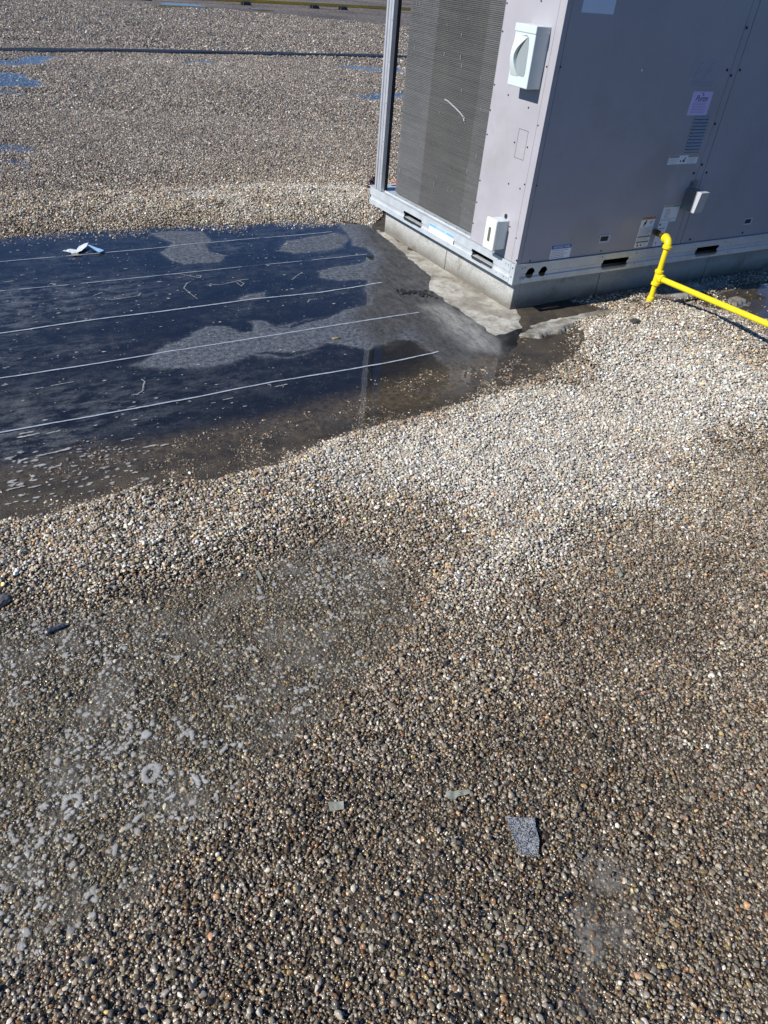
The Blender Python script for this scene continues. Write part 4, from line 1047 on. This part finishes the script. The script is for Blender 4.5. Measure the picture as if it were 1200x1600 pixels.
# lettering
def text(s, frame, a, b, size, m, parent, dirn=1, shear=0, align='LEFT', d=.0014, name='lettering', xs=1.0, bold=0):
    c = bpy.data.curves.new(name, 'FONT'); c.body = s; c.size = size; c.shear = shear; c.align_x = align; c.offset = bold
    t = bpy.data.objects.new(name, c); COL.objects.link(t)
    dg = bpy.context.evaluated_depsgraph_get(); me_ = bpy.data.meshes.new_from_object(t.evaluated_get(dg)); bpy.data.objects.remove(t)
    me_.name = name
    for v in me_.vertices: v.co = frame(a+dirn*v.co.x*xs, b+v.co.y, d)
    me_.materials.clear(); me_.materials.append(m)
    o = bpy.data.objects.new(name, me_); COL.objects.link(o); o.parent = parent
    return o
def bars(frame, a0, a1, b0, b1, n, m, parent, name='small_print', fill=.5, ragged=.3, d=(.0010, .0013)):
    q = MB(); h = (b1-b0)/n; s = 1 if a1 > a0 else -1
    for k in range(n):
        y = b1-(k+.5)*h; a = a0; end = a1-(a1-a0)*random.uniform(0, ragged)
        while (end-a)*s > .002:
            w_ = min(random.uniform(.004, .014), (end-a)*s)
            q.fbox(frame, a, a+s*w_, y-h*fill/2, y+h*fill/2, *d); a += s*(w_+.0022)
    return SUB(q, name, m, parent)
def plate(frame, a0, a1, b0, b1, m, name, parent=U, d=(.0002, .0009)):
    q = MB(); q.fbox(frame, a0, a1, b0, b1, *d)
    return C(q, name, m) if parent is U else SUB(q, name, m, parent)
# lilac refrigerant label
s_ = plate(fr, 3.745, 3.909, 1.041, 1.158, MT['purple'], 'refrigerant_label'); s_['label'] = 'lilac Puron label'
text('Puron', fr, 3.778, 1.110, .043, MT['ink'], s_, shear=.25, xs=.95, bold=.0003)
q = MB(); q.disc(fr, 3.828, 1.148, .006, .001, .0013, 12); q.disc(fr, 3.836, 1.139, .004, .001, .0013, 12); SUB(q, 'emblem', MT['ink'], s_)
q = MB(); q.disc(fr, 3.8285, 1.1475, .0035, .0014, .0016, 12); SUB(q, 'emblem', MT['purple'], s_)
bars(fr, 3.765, 3.89, 1.050, 1.105, 7, mat('lilac_print', (.30, .24, .46), .5), s_, fill=.3, ragged=.2)
# louvred vent
vt = MB(); vt.fbox(fr, 3.806, 3.956, .838, 1.036, .0002, .0012)
vt = C(vt, 'louvred_vent', MT['paint'])
for k in range(11):
    z = .852+k*.0172
    q = MB(); q.prism([fr(3.816, z, .0013), fr(3.944, z, .0013), fr(3.944, z+.0115, .0013), fr(3.816, z+.0115, .0013)], [fr(3.818, z-.001, .009), fr(3.942, z-.001, .009), fr(3.942, z+.0095, .0045), fr(3.818, z+.0095, .0045)])
    SUB(q, 'louvre', MT['paint'], vt)
    q = MB(); q.fbox(fr, 3.818, 3.942, z-.0045, z-.0012, .0013, .0018); SUB(q, 'louvre_gap', MT['blue'] if False else MT['gap'], vt)
# wide warning strip
s_ = plate(fr, 3.705, 3.958, .787, .834, MT['white'], 'warning_strip')
for a0, a1 in ((3.707, 3.792), (3.868, 3.956)):
    plate(fr, a0, a1, .823, .833, mat('tan_print', (.45, .36, .24), .5), 'heading_band', s_, (.001, .0013))
    bars(fr, a0+.012, a1-.008, .8245, .8315, 1, MT['grey_ink'], s_, 'heading', .8, .1, (.0014, .0016))
bars(fr, 3.710, 3.79, .790, .821, 4, MT['faint'], s_); bars(fr, 3.872, 3.953, .790, .821, 4, MT['faint'], s_)
q = MB(); q.disc(fr, 3.838, .804, .009, .001, .0014, 8); SUB(q, 'pictogram', MT['ink'], s_); q = MB(); q.disc(fr, 3.845, .817, .005, .001, .0014, 8); SUB(q, 'pictogram', MT['ink'], s_); q = MB(); q.disc(fr, 3.812, .803, .006, .001, .0014, 6); SUB(q, 'pictogram', MT['ink'], s_)
# tall warning label
s_ = plate(fr, 3.630, 3.748, .318, .498, MT['white'], 'warning_label')
plate(fr, 3.630, 3.748, .483, .498, MT['orange'], 'heading_band', s_, (.001, .0013))
text('WARNING', fr, 3.665, .4865, .0115, MT['ink'], s_, d=.0016)
q = MB(); q.disc(fr, 3.668, .462, .010, .001, .0014, 7); SUB(q, 'pictogram', MT['ink'], s_); q = MB(); q.disc(fr, 3.675, .474, .006, .001, .0014, 8); SUB(q, 'pictogram', MT['ink'], s_); q = MB(); q.disc(fr, 3.662, .449, .006, .001, .0014, 6); SUB(q, 'pictogram', MT['ink'], s_)
q = MB(); q.disc(fr, 3.715, .463, .006, .001, .0014, 5); SUB(q, 'pictogram', MT['red'], s_); q = MB(); q.disc(fr, 3.722, .470, .005, .001, .0014, 5); SUB(q, 'pictogram', MT['red'], s_); q = MB(); q.disc(fr, 3.655, .330, .008, .001, .0014, 7); SUB(q, 'pictogram', MT['red'], s_); q = MB(); q.disc(fr, 3.683, .331, .008, .001, .0014, 8); SUB(q, 'pictogram', MT['red'], s_); q = MB(); q.disc(fr, 3.655, .340, .004, .001, .0014, 7); SUB(q, 'pictogram', MT['red'], s_)
bars(fr, 3.637, 3.740, .392, .440, 8, MT['grey_ink'], s_, fill=.35)
for z in (.378, .346): plate(fr, 3.636, 3.742, z, z+.008, MT['green'], 'green_band', s_, (.001, .0013))
bars(fr, 3.637, 3.740, .357, .376, 3, MT['grey_ink'], s_, fill=.4); bars(fr, 3.695, 3.742, .322, .342, 3, MT['faint'], s_)
# L-shaped instruction label
q = MB(); q.fbox(fr, 3.793, 3.8735, .312, .556, .0002, .0009); q.fbox(fr, 3.8736, 3.934, .457, .556, .0002, .0009)
s_ = C(q, 'instruction_label', MT['white'])
plate(fr, 3.796, 3.870, .545, .5545, mat('tan_print_b', (.50, .42, .26), .5), 'heading_band', s_, (.001, .0013)); plate(fr, 3.872, 3.932, .545, .5545, mat('light_green_print', (.18, .36, .20), .5), 'heading_band', s_, (.001, .0013))
q = MB(); q.fbox(fr, 3.800, 3.812, .500, .527, .001, .0014); q.fbox(fr, 3.880, 3.915, .498, .503, .001, .0014)
q.prism([fr(a, b, .001) for a, b in ((3.885, .505), (3.893, .505), (3.925, .54), (3.915, .54))], [fr(a, b, .0014) for a, b in ((3.885, .505), (3.893, .505), (3.925, .54), (3.915, .54))])
q = MB(); q.fbox(fr, 3.800, 3.812, .437, .450, .001, .0014); SUB(q, 'pictogram', MT['ink'], s_); q = MB(); q.fbox(fr, 3.812, 3.820, .335, .339, .001, .0014); SUB(q, 'pictogram', MT['ink'], s_); q = MB(); q.fbox(fr, 3.816, 3.820, .322, .335, .001, .0014); SUB(q, 'pictogram', MT['ink'], s_)
bars(fr, 3.818, 3.865, .480, .536, 7, MT['grey_ink'], s_, fill=.3); bars(fr, 3.797, 3.925, .462, .478, 2, MT['grey_ink'], s_, fill=.3); bars(fr, 3.818, 3.868, .400, .455, 5, MT['faint'], s_, fill=.3)
bars(fr, 3.80, 3.865, .415, .425, 1, MT['blue'], s_, fill=.4); bars(fr, 3.83, 3.868, .34, .39, 5, MT['faint'], s_, fill=.3)
# blue-headed notice
def notice(frame, a0, a1, b0, b1, dirn, mblue, name, parent=U, body=MT['grey_ink'], hd=.3):
    s_ = plate(frame, min(a0, a1), max(a0, a1), b0, b1, MT['white'], name)
    hb = b1-(b1-b0)*hd
    plate(frame, min(a0, a1)+.001, max(a0, a1)-.001, hb, b1-.001, mblue, 'heading_band', s_, (.001, .0013))
    w_ = abs(a1-a0)
    text('NOTICE / AVIS' if True else '', frame, (a0+a1)/2, hb+(b1-hb)*.2, (b1-hb)*.82, MT['white'], s_, dirn, align='CENTER', xs=min(1.3, w_*.8/((b1-hb)*.82*6.6)), d=.0016)
    bars(frame, a0+dirn*w_*.05, a0+dirn*w_*.93, b0+.003, hb-.003, 5, body, s_, fill=.3, ragged=.35)
    return s_
notice(fr, 2.950, 3.104, .3115, .391, 1, MT['blue'], 'notice_label')
notice(fL, 3.926, 3.645, .226, .283, -1, MT['bluef'], 'notice_label', body=MT['faint'], hd=.32)['label'] = 'sun faded notice label on left base rail'
# pale blue sheet near the top and white tag behind the disconnect
plate(fr, 2.808, 3.013, 1.473, 1.66, mat('pale_blue_sheet', (.74, .84, .95), .35, var=.03), 'rating_plate')
plate(fl, 3.122, 3.142, 1.235, 1.375, MT['white'], 'white_sticker')
# handle recesses
for a, b in ((3.353, .396), (4.668, .404)):
    q = MB(); o_ = (a-.042, a+.042, b-.022, b+.022)
    q.fbox(fr, o_[0], o_[1], o_[3]-.007, o_[3], .0002, .004); q.fbox(fr, o_[0], o_[1], o_[2], o_[2]+.009, .0002, .004); q.fbox(fr, o_[0], o_[0]+.009, o_[2]+.009, o_[3]-.007, .0002, .004); q.fbox(fr, o_[1]-.012, o_[1], o_[2]+.009, o_[3]-.007, .0002, .004)
    f_ = C(q, 'pull_handle', mat('grey_plastic_frame', (.62, .64, .68), .4), bevel=.0008)
    plate(fr, o_[0]+.0092, o_[1]-.0122, o_[2]+.0092, o_[3]-.0072, MT['gap'], 'recess', f_, (.0003, .0008))
# disconnect switch on the control panel
q = MB(); q.fbox(fl, 3.122, 3.278, 1.147, 1.402, .0005, .086)
dsw = C(q, 'disconnect_switch', MT['plastic'], bevel=.004, segs=3)
q = MB(); q.fbox(fl, 3.119, 3.281, 1.372, 1.405, .0006, .0895); SUB(q, 'cap', MT['plastic'], dsw, bevel=.003)
rec = [(3.250, 1.195), (3.160, 1.195), (3.152, 1.21), (3.157, 1.31), (3.166, 1.355), (3.186, 1.365), (3.232, 1.355), (3.25, 1.33), (3.256, 1.26)]
q = MB(); q.prism([fl(a, b, .0862) for a, b in rec], [fl(a, b, .0875) for a, b in rec]); SUB(q, 'recess', mat('recess_shade_grey', (.30, .34, .34), .4), dsw, bevel=.0008)  # raised plate; the shading of the recess is put into its darker colour
# bowed handle: arc swept from top to bottom on the left of the recess
q = MB(); K = 18; ring0 = None
for i in range(K+1):
    t = i/K; z = 1.192+t*.165; bow = math.sin(math.pi*t); a_l = 3.262-.002*bow; a_r = 3.228-.060*(1-bow)*(.9 if t > .5 else .4)+.006*bow; dd = .088+.020*bow
    rg = [q.bm.verts.new(p) for p in (fl(a_l, z, .0868), fl(a_l, z, dd), fl(a_r, z, dd), fl(a_r, z, .0868))]
    if ring0:
        for k in range(4): q.bm.faces.new((ring0[k], ring0[(k+1) % 4], rg[(k+1) % 4], rg[k]))
    else: q.bm.faces.new(rg[::-1])
    ring0 = rg
q.bm.faces.new(ring0)
SUB(q, 'handle', MT['plastic'], dsw, smooth=False, angle=35)
# service outlet cover
q = MB(); q.fbox(fl, 3.168, 3.252, .353, .508, .0005, .070)
otl = C(q, 'service_outlet', MT['plastic'], bevel=.003)
q = MB(); q.fbox(fl, 3.162, 3.258, .347, .514, .0702, .094); SUB(q, 'cover', MT['cream'], otl, bevel=.008, segs=4)
q = MB(); q.fbox(fl, 3.200, 3.222, .392, .468, .0925, .0948); SUB(q, 'window', MT['lens'], otl, bevel=.0008)
q = MB(); q.disc(fl, 3.205, .522, .013, .0004, .0022, 16); C(q, 'conduit_knockout', MT['screwd'])
# projecting sensor hood on the right-hand face
q = MB(); q.fbox(fr, 3.943, 4.010, .532, .648, .0005, .080)
hood = C(q, 'intake_hood', MT['hoodgalv'], bevel=.002)
q = MB(); q.prism([fr(3.940, .530, .0802), fr(4.013, .530, .0802), fr(4.013, .650, .0802), fr(3.940, .650, .0802)], [fr(3.940, .530, .108), fr(4.013, .530, .108), fr(4.013, .650, .120), fr(3.940, .650, .120)])
SUB(q, 'hood_mouth', mat('pale_enamel', (.50, .51, .52), .4), hood, bevel=.002)
q = MB(); q.disc(lambda a, b, d: (a, PYF-d, b), 3.985, .672, .008, .0005, .010, 12); SUB(q, 'bracket', MT['hoodgalv'], hood)
q = MB(); q.fbox(fr, 3.962, 4.030, .645, .690, .0005, .002); SUB(q, 'bracket', MT['hoodgalv'], hood)

# ------------------------------------------------------------------ yellow gas pipe
GX, GY, GB = 3.716, 2.873, .035
gas = empty('gas_pipe', (GX, GY, GB)); tag(gas, 'bright yellow gas pipe rising from gravel and joining the air conditioner', 'gas pipe')
def G_(mb, name, m, **k):
    o = mb.build(name, m, gas, **k); o.matrix_parent_inverse = Matrix.Translation(-gas.location); return o
ZE = .408; RP = .0165; RF = .0235
NX = 3.775; # where the nipple enters the panel
dirn = Vector((NX-GX, PYF-GY, 0)).normalized()
q = MB(); q.tube([(GX, GY, GB-.03), (GX, GY, ZE-.03)], RP, 28); G_(q, 'riser_pipe', MT['yellow'], smooth=True, angle=40)
q = MB(); q.tube([(GX, GY, GB-.02), (GX, GY, GB+.024), (GX, GY, GB+.026), (GX, GY, GB+.028), (GX, GY, GB+.032)], [.0225, .0225, .0225, .0215, .0175], 28); G_(q, 'bottom_cap', MT['yellow'], smooth=True, angle=40)
def collar(q, c, ax, r, w_):
    c = Vector(c); ax = Vector(ax).normalized(); q.tube([c-ax*w_, c-ax*w_*.75, c+ax*w_*.75, c+ax*w_], [r*.88, r, r, r*.88], 28)
ZTE = .185
q = MB(); q.tube([(GX, GY, ZTE-.043), (GX, GY, ZTE+.043)], .0215, 28); collar(q, (GX, GY, ZTE+.038), (0, 0, 1), .0265, .009); collar(q, (GX, GY, ZTE-.038), (0, 0, 1), .0265, .009)
tp = Vector((GX, GY, ZTE)); far = Vector((3.700, 1.35, .235)); dr = (far-tp).normalized()
q.tube([tp, tp+dr*.042], .0215, 28); collar(q, tp+dr*.036, dr, .0265, .009); G_(q, 'tee_fitting', MT['yellow'], smooth=True, angle=40)
q = MB(); q.tube([tp+dr*.03, tp+dr*1.6], RP, 28); G_(q, 'pipe_run', MT['yellow'], smooth=True, angle=40)
q = MB(); pts = [(GX, GY, ZE-.040)]
R_ = .032
for k in range(11):
    t = k/10*math.pi/2; u = R_*(1-math.cos(t)); pts.append((GX+dirn.x*u, GY+dirn.y*u, ZE-R_+R_*math.sin(t)))
e_ = Vector((GX, GY, ZE))+dirn*.046; pts.append(tuple(e_))
q.tube(pts, .0225, 28); collar(q, (GX, GY, ZE-.038), (0, 0, 1), .0275, .009); collar(q, Vector((GX, GY, ZE))+dirn*.043, dirn, .0275, .009); G_(q, 'elbow_fitting', MT['yellow'], smooth=True, angle=40)
q = MB(); a = Vector((GX, GY, ZE)); Ln = (PYF-GY)/dirn.y
q.tube([a+dirn*.04, a+dirn*(Ln-.001)], .0135, 20)
for k in range(7): collar(q, a+dirn*(.060+k*.0062), dirn, .0158, .0022)
q.tube([a+dirn*(Ln-.045), a+dirn*(Ln-.020)], .020, 6); G_(q, 'threaded_nipple', MT['brass'], angle=40)

# ------------------------------------------------------------------ distant gas line on blocks
A0 = Vector((*g(-420, -46, .1), .14)); 
p0 = np.array(g(336, -1.5, .13)); p1 = np.array(g(603, 12.5, .13)); dv = (p1-p0)/np.hypot(*(p1-p0))
ln = empty('gas_pipe', (p0[0], p0[1], 0)); tag(ln, 'long thin yellow gas line running across the far gravel on black blocks', 'gas pipe')
q = MB(); a = p0-dv*30; b = p1+dv*8; q.tube([(a[0], a[1], .13), (b[0], b[1], .13)], .050, 12)
o = q.build('pipe_run', mat('ochre_pipe_paint', (.95, .56, .06), .5, var=.1, vs=2), ln, smooth=True); o.matrix_parent_inverse = Matrix.Translation(-ln.location)
labs = {203: 'black pipe block at the top edge left of the bright far puddle', 359: 'leftmost black block clearly under the distant yellow line', 467: 'middle black block under the distant yellow line', 512: 'black block under the distant yellow line nearest the air conditioner'}
for px in (203, 359.5, 467, 512):
    t = (px-336)/(603-336); c = np.array(g(px, -1.5+t*14+4, .0)); c = p0+dv*((c-p0)@dv)
    blk = empty('pipe_block', (c[0], c[1], 0)); blk.rotation_euler.z = math.atan2(dv[1], dv[0])
    tag(blk, labs[int(px)], 'pipe block', 'rubber blocks under the distant gas line')
    q = MB(); q.prism([(-.17, -.12, .0), (.17, -.12, .0), (.17, .12, .0), (-.17, .12, .0)], [(-.13, -.08, .10), (.13, -.08, .10), (.13, .08, .10), (-.13, .08, .10)]); q.build('base', MT['rubber'], blk, bevel=.01)
    q = MB(); q.box(-.08, -.04, -.05, .05, .101, .175); q.build('strut', MT['hoodgalv'], blk); q = MB(); q.box(.04, .08, -.05, .05, .101, .175); q.build('strut', MT['hoodgalv'], blk)
# second yellow line on a block just left of the cabinet
c = np.array(g(598, 1, 0))
ln2 = empty('gas_pipe', (c[0], c[1], 0)); tag(ln2, 'thicker yellow pipe at the top edge just left of the air conditioner', 'gas pipe')
q = MB(); q.tube([(c[0]-1.1, c[1]+.3, .16), (c[0]+6, c[1]-.7, .16)], .07, 14); o = q.build('pipe_run', MT['yellow'], ln2, smooth=True); o.matrix_parent_inverse = Matrix.Translation(-ln2.location)
bl = empty('pipe_block', (c[0]-.9, c[1]+.25, 0)); tag(bl, 'black block carrying the thicker yellow pipe at the top edge', 'pipe block')
q = MB(); q.prism([(-.25, -.15, 0), (.25, -.15, 0), (.25, .15, 0), (-.25, .15, 0)], [(-.2, -.11, .085), (.2, -.11, .085), (.2, .11, .085), (-.2, .11, .085)]); q.build('base', MT['rubber'], bl, bevel=.01)

# ------------------------------------------------------------------ dark strip (covered joint) across the far roof
def strip():
    P = np.array([g(-900, 66), g(-200, 74), g(0, 79.5), g(200, 81.5), g(330, 83.5), g(500, 87.5), g(620, 90.5), g(1100, 104)])
    t = np.r_[0, np.cumsum(np.hypot(*np.diff(P, axis=0).T))]; tt = np.arange(0, t[-1], .12)
    x = np.interp(tt, t, P[:, 0]); y = np.interp(tt, t, P[:, 1])+.06*fbm(tt, tt*0, .7, 600, 3)
    mb = MB(); prev = None
    for i in range(len(x)):
        wd = .17+.05*math.sin(i*.37)+.03*random.random(); hh = .030+.012*vnoise(np.array([tt[i]*1.3]), np.array([0.]), 7)[0]
        cur = [mb.bm.verts.new((x[i], y[i]+dy, z)) for dy, z in ((-wd, .002), (-wd*.75, hh), (wd*.6, hh*1.05), (wd, .002))]
        if prev:
            for k in range(3): mb.bm.faces.new((prev[k], cur[k], cur[k+1], prev[k+1]))
        prev = cur
    o = mb.build('joint_cover', MT['tar']); tag(o, 'long low black joint cover strip crossing the far gravel', 'joint cover')
strip()

# ------------------------------------------------------------------ loose things
def gz(px, py):
    x, y = g(px, py); X_ = np.array([x]); Y_ = np.array([y]); return x, y, float(height(X_, Y_, field(X_, Y_))[0])
def sheet(name, poly, zf, m, th=.0012, label=None, cat=None, group=None, sub=3, noise_=.0015, seed=0):
    """thin crumpled sheet with a traced outline; zf(x, y) gives its height"""
    P = [g(*p) for p in poly]; bm = bmesh.new(); vs = [bm.verts.new((x, y, 0)) for x, y in P]; bm.faces.new(vs)
    bmesh.ops.triangulate(bm, faces=bm.faces); bmesh.ops.subdivide_edges(bm, edges=bm.edges, cuts=sub, use_grid_fill=True)
    cx = sum(p[0] for p in P)/len(P); cy = sum(p[1] for p in P)/len(P)
    for v in bm.verts:
        v.co.z = zf(v.co.x, v.co.y)+noise_*mn.noise(Vector((v.co.x*60+seed, v.co.y*60, 0)))
    r_ = bmesh.ops.extrude_face_region(bm, geom=bm.faces[:]); 
    for e in r_['geom']:
        if isinstance(e, bmesh.types.BMVert): e.co.z += th
    bmesh.ops.recalc_face_normals(bm, faces=bm.faces)
    for v in bm.verts: v.co.x -= cx; v.co.y -= cy
    me_ = bpy.data.meshes.new(name); bm.to_mesh(me_); bm.free(); me_.materials.append(m)
    o = bpy.data.objects.new(name, me_); COL.objects.link(o); o.location = (cx, cy, 0)
    if label: tag(o, label, cat, group)
    return o
x0, y0 = g(137, 385)
paper = empty('paper_scrap', (x0, y0, 0)); tag(paper, 'crumpled white and pale blue paper wrapper lying on the wet black membrane', 'litter')
zz = lambda c, s, b: (lambda x, y: b+max(0, .022-abs(x-c)*s))
xc = g(139, 386)[0]
o = sheet('white_flap', [(98, 393), (110, 390), (120, 391), (124, 387), (139, 383.5), (136, 389), (128, 394), (117, 397), (112, 396)], lambda x, y: .004+max(0, .014-abs(x-xc)*.16), MT['paperw'], noise_=.004, seed=3); o.parent = paper; o.matrix_parent_inverse = Matrix.Translation(-paper.location)
o = sheet('blue_flap', [(138, 387), (141, 386.5), (163, 394), (156, 397.5), (150, 395)], lambda x, y: .004+max(0, .011-abs(x-xc)*.08), MT['paperb'], noise_=.003, seed=8); o.parent = paper; o.matrix_parent_inverse = Matrix.Translation(-paper.location)
o = sheet('torn_edge', [(111, 397), (118, 396), (128, 400), (113, 401)], lambda x, y: .004, MT['tape'], noise_=.001, seed=8); o.parent = paper; o.matrix_parent_inverse = Matrix.Translation(-paper.location)
# shingle offcut
x, y, z = gz(815, 1312)
sheet('shingle_offcut', [(787, 1284), (832, 1286), (834, 1300), (839, 1320), (838, 1344), (812, 1343), (800, 1318)], lambda a, b, z=z, y0=y: z+.008+.10*(a-x)**2*8+.004*mn.noise(Vector((a*22, b*22, 1))), MT['shingle'], th=.0035, noise_=.0012, sub=5,
      label='grey mineral surfaced shingle offcut lying on the dark gravel at lower right', cat='shingle offcut')
# pale tape scraps
for poly, lb in (([(512, 1260), (536, 1258), (537, 1271), (515, 1274)], 'pale translucent tape scrap in gravel, left of the pair near the shingle offcut'), ([(694, 1244), (732, 1240), (733, 1247), (713, 1252), (709, 1257), (698, 1256)], 'pale tape scrap partly buried in gravel, right of the pair above the shingle offcut'),
                 ([(958, 913-20), (964, 892), (971, 905), (966, 909)], 'thin pale strip in gravel at the right of the bright patch')):
    x, y, z = gz(*poly[0])
    sheet('tape_scrap', poly, lambda a, b, z=z: z+.0078, MT['tape'], th=.0006, noise_=.004, sub=5, label=lb, cat='tape scrap', group='pale scraps in the gravel')
x, y, z = gz(972, 908-5)
sheet('paper_strip', [(399, 893), (404, 892), (411, 906), (406, 908)], lambda a, b: .004, MT['tape'], th=.0006, label='small pale brown strip floating at the top of the foamy puddle', cat='litter')
# dark flat lump beyond the bright gravel
def lump(name, px, py, rx, ry, rz, m, label, cat, seed, ang=0, dz=0):
    x, y, z = gz(px, py); bm = bmesh.new(); bmesh.ops.create_icosphere(bm, subdivisions=4, radius=1)
    for v in bm.verts:
        f = 1+.30*mn.noise(v.co*1.6+Vector((seed, 0, 0)))+.12*mn.noise(v.co*5+Vector((seed, 0, 0))); v.co = Vector((v.co.x*rx*f, v.co.y*ry*f, v.co.z*rz*f))
    me_ = bpy.data.meshes.new(name); bm.to_mesh(me_); bm.free(); me_.shade_smooth(); me_.materials.append(m)
    o = bpy.data.objects.new(name, me_); COL.objects.link(o); o.location = (x, y, z+dz); o.rotation_euler.z = ang; tag(o, label, cat); return o
lump('flat_stone', 988, 514, .040, .024, .008, mat('dark_flat_stone', (.07, .062, .055), .7, var=.2, vs=60), 'dark flat brown stone on bright gravel below the gas pipe tee', 'stone', 3, dz=.012)
lump('roofing_scrap', 3, 943, .035, .018, .012, mat('grey_slate_scrap', (.13, .13, .13), .6, var=.2, vs=60), 'grey slab scrap with dark edge at the left photo edge', 'roofing scrap', 8, ang=.6, dz=.008)
# clump of torn tar by the flashing
x, y, z = gz(652, 458); t_ = empty('tar_clump', (x, y, 0)); tag(t_, 'crumbled black tar clump on the membrane beside the beige flashing', 'tar')
q = MB(); r_ = random.Random(6)
for k in range(70):
    a = r_.uniform(0, 1); cx = x-.09+.15*a+r_.gauss(0, .018); cy = y+.055-.12*a+r_.gauss(0, .022); s_z = r_.uniform(.003, .013)
    bt = bmesh.ops.create_icosphere(q.bm, subdivisions=2, radius=1)
    for v in bt['verts']:
        f = 1+.45*mn.noise(v.co*1.7+Vector((k*3.1, 0, 0))); v.co = Vector((cx+v.co.x*s_z*1.3*f, cy+v.co.y*s_z*f, .007+v.co.z*s_z*.6*f))
o = q.build('tar_crumbs', MT['tar'], t_); o.matrix_parent_inverse = Matrix.Translation(-t_.location)
# plastic tube in the foamy puddle
x, y = g(89, 984); tb = empty('plastic_tube', (x, y, .006)); tb.rotation_euler.z = math.atan2(g(106, 976)[1]-g(74, 989)[1], g(106, 976)[0]-g(74, 989)[0])
tag(tb, 'short dull navy ribbed plastic tube lying on the wet gravel', 'plastic tube')
q = MB(); Lh = .026
pp = []; rr = []
for k in range(25):
    u = -Lh+2*Lh*k/24; pp.append((u, 0, 0)); rr.append(.0058+(.0007 if (k//2) % 3 == 1 else 0))
q.tube(pp, rr, 18); q.build('tube_body', MT['navy'], tb, smooth=True, angle=50)
q = MB(); q.tube([(-Lh-.006, 0, 0), (-Lh-.0005, 0, 0)], [.0035, .0052], 16); q.build('end_cap', MT['alum'], tb)
q = MB(); q.box(-Lh+.004, Lh-.004, -.0010, .0010, .0060, .0072); q.build('rib', MT['navy'], tb); 
# dry twigs
for pts, lb in ((((20, 1178), (40, 1170), (56, 1160), (64, 1157)), 'thin pale dry twig in the foamy puddle at the left edge'), (((160, 862-20), (163, 830), (168, 818)), 'dark short stick poking from the ridge at the left')):
    P3 = [(*g(*p), gz(*p)[2]+.010) for p in pts]
    q = MB(); cx, cy, cz = P3[0]; q.tube([(a-cx, b-cy, c_-cz) for a, b, c_ in P3], [.0016]*len(P3), 8)
    o = q.build('twig', MT['leaf'] if pts[0][0] < 50 else MT['rubber'], smooth=True); o.location = (cx, cy, cz); tag(o, lb, 'twig')
# foil crumb on the membrane
lump('paper_crumb', 525, 530, .022, .010, .006, MT['leaf'], 'small pale tan paper crumb on the membrane between the seam lines', 'litter', 2, dz=.012)
# things behind the far corner of the cabinet
x, y = g(572, 305); br = empty('bristle_brush', (x+.10, y-.06, .05)); tag(br, 'maroon bristled brush head lying behind the far end of the air conditioner', 'brush')
q = MB(); r_ = random.Random(2)
for k in range(240):
    a = r_.uniform(-1.7, 1.7); b = r_.uniform(.1, 1.25); L_ = r_.uniform(.10, .14); dx, dy, dz = math.cos(b)*math.sin(a)*-1, math.cos(b)*math.cos(a)*-.7, math.sin(b)
    o_ = Vector((r_.uniform(-.03, .03), r_.uniform(-.03, .03), .02)); q.tube([o_, o_+Vector((-abs(dx)*L_, dy*L_, dz*L_*.9))], [.003, .0018], 5)
q.build('bristles', MT['maroon'], br); q = MB(); q.box(-.03, .08, -.035, .035, .0, .035); q.build('brush_block', MT['maroon'], br, bevel=.005)
x, y = g(606, 289); 
q = MB(); q.tube([(0, 0, 0), (.16, -.03, 0)], .032, 20); o = q.build('red_tube', MT['redp'], angle=40); o.location = (x-.05, y-.2, .05); tag(o, 'red plastic tube on the gravel seen between coil and far post', 'red tube')
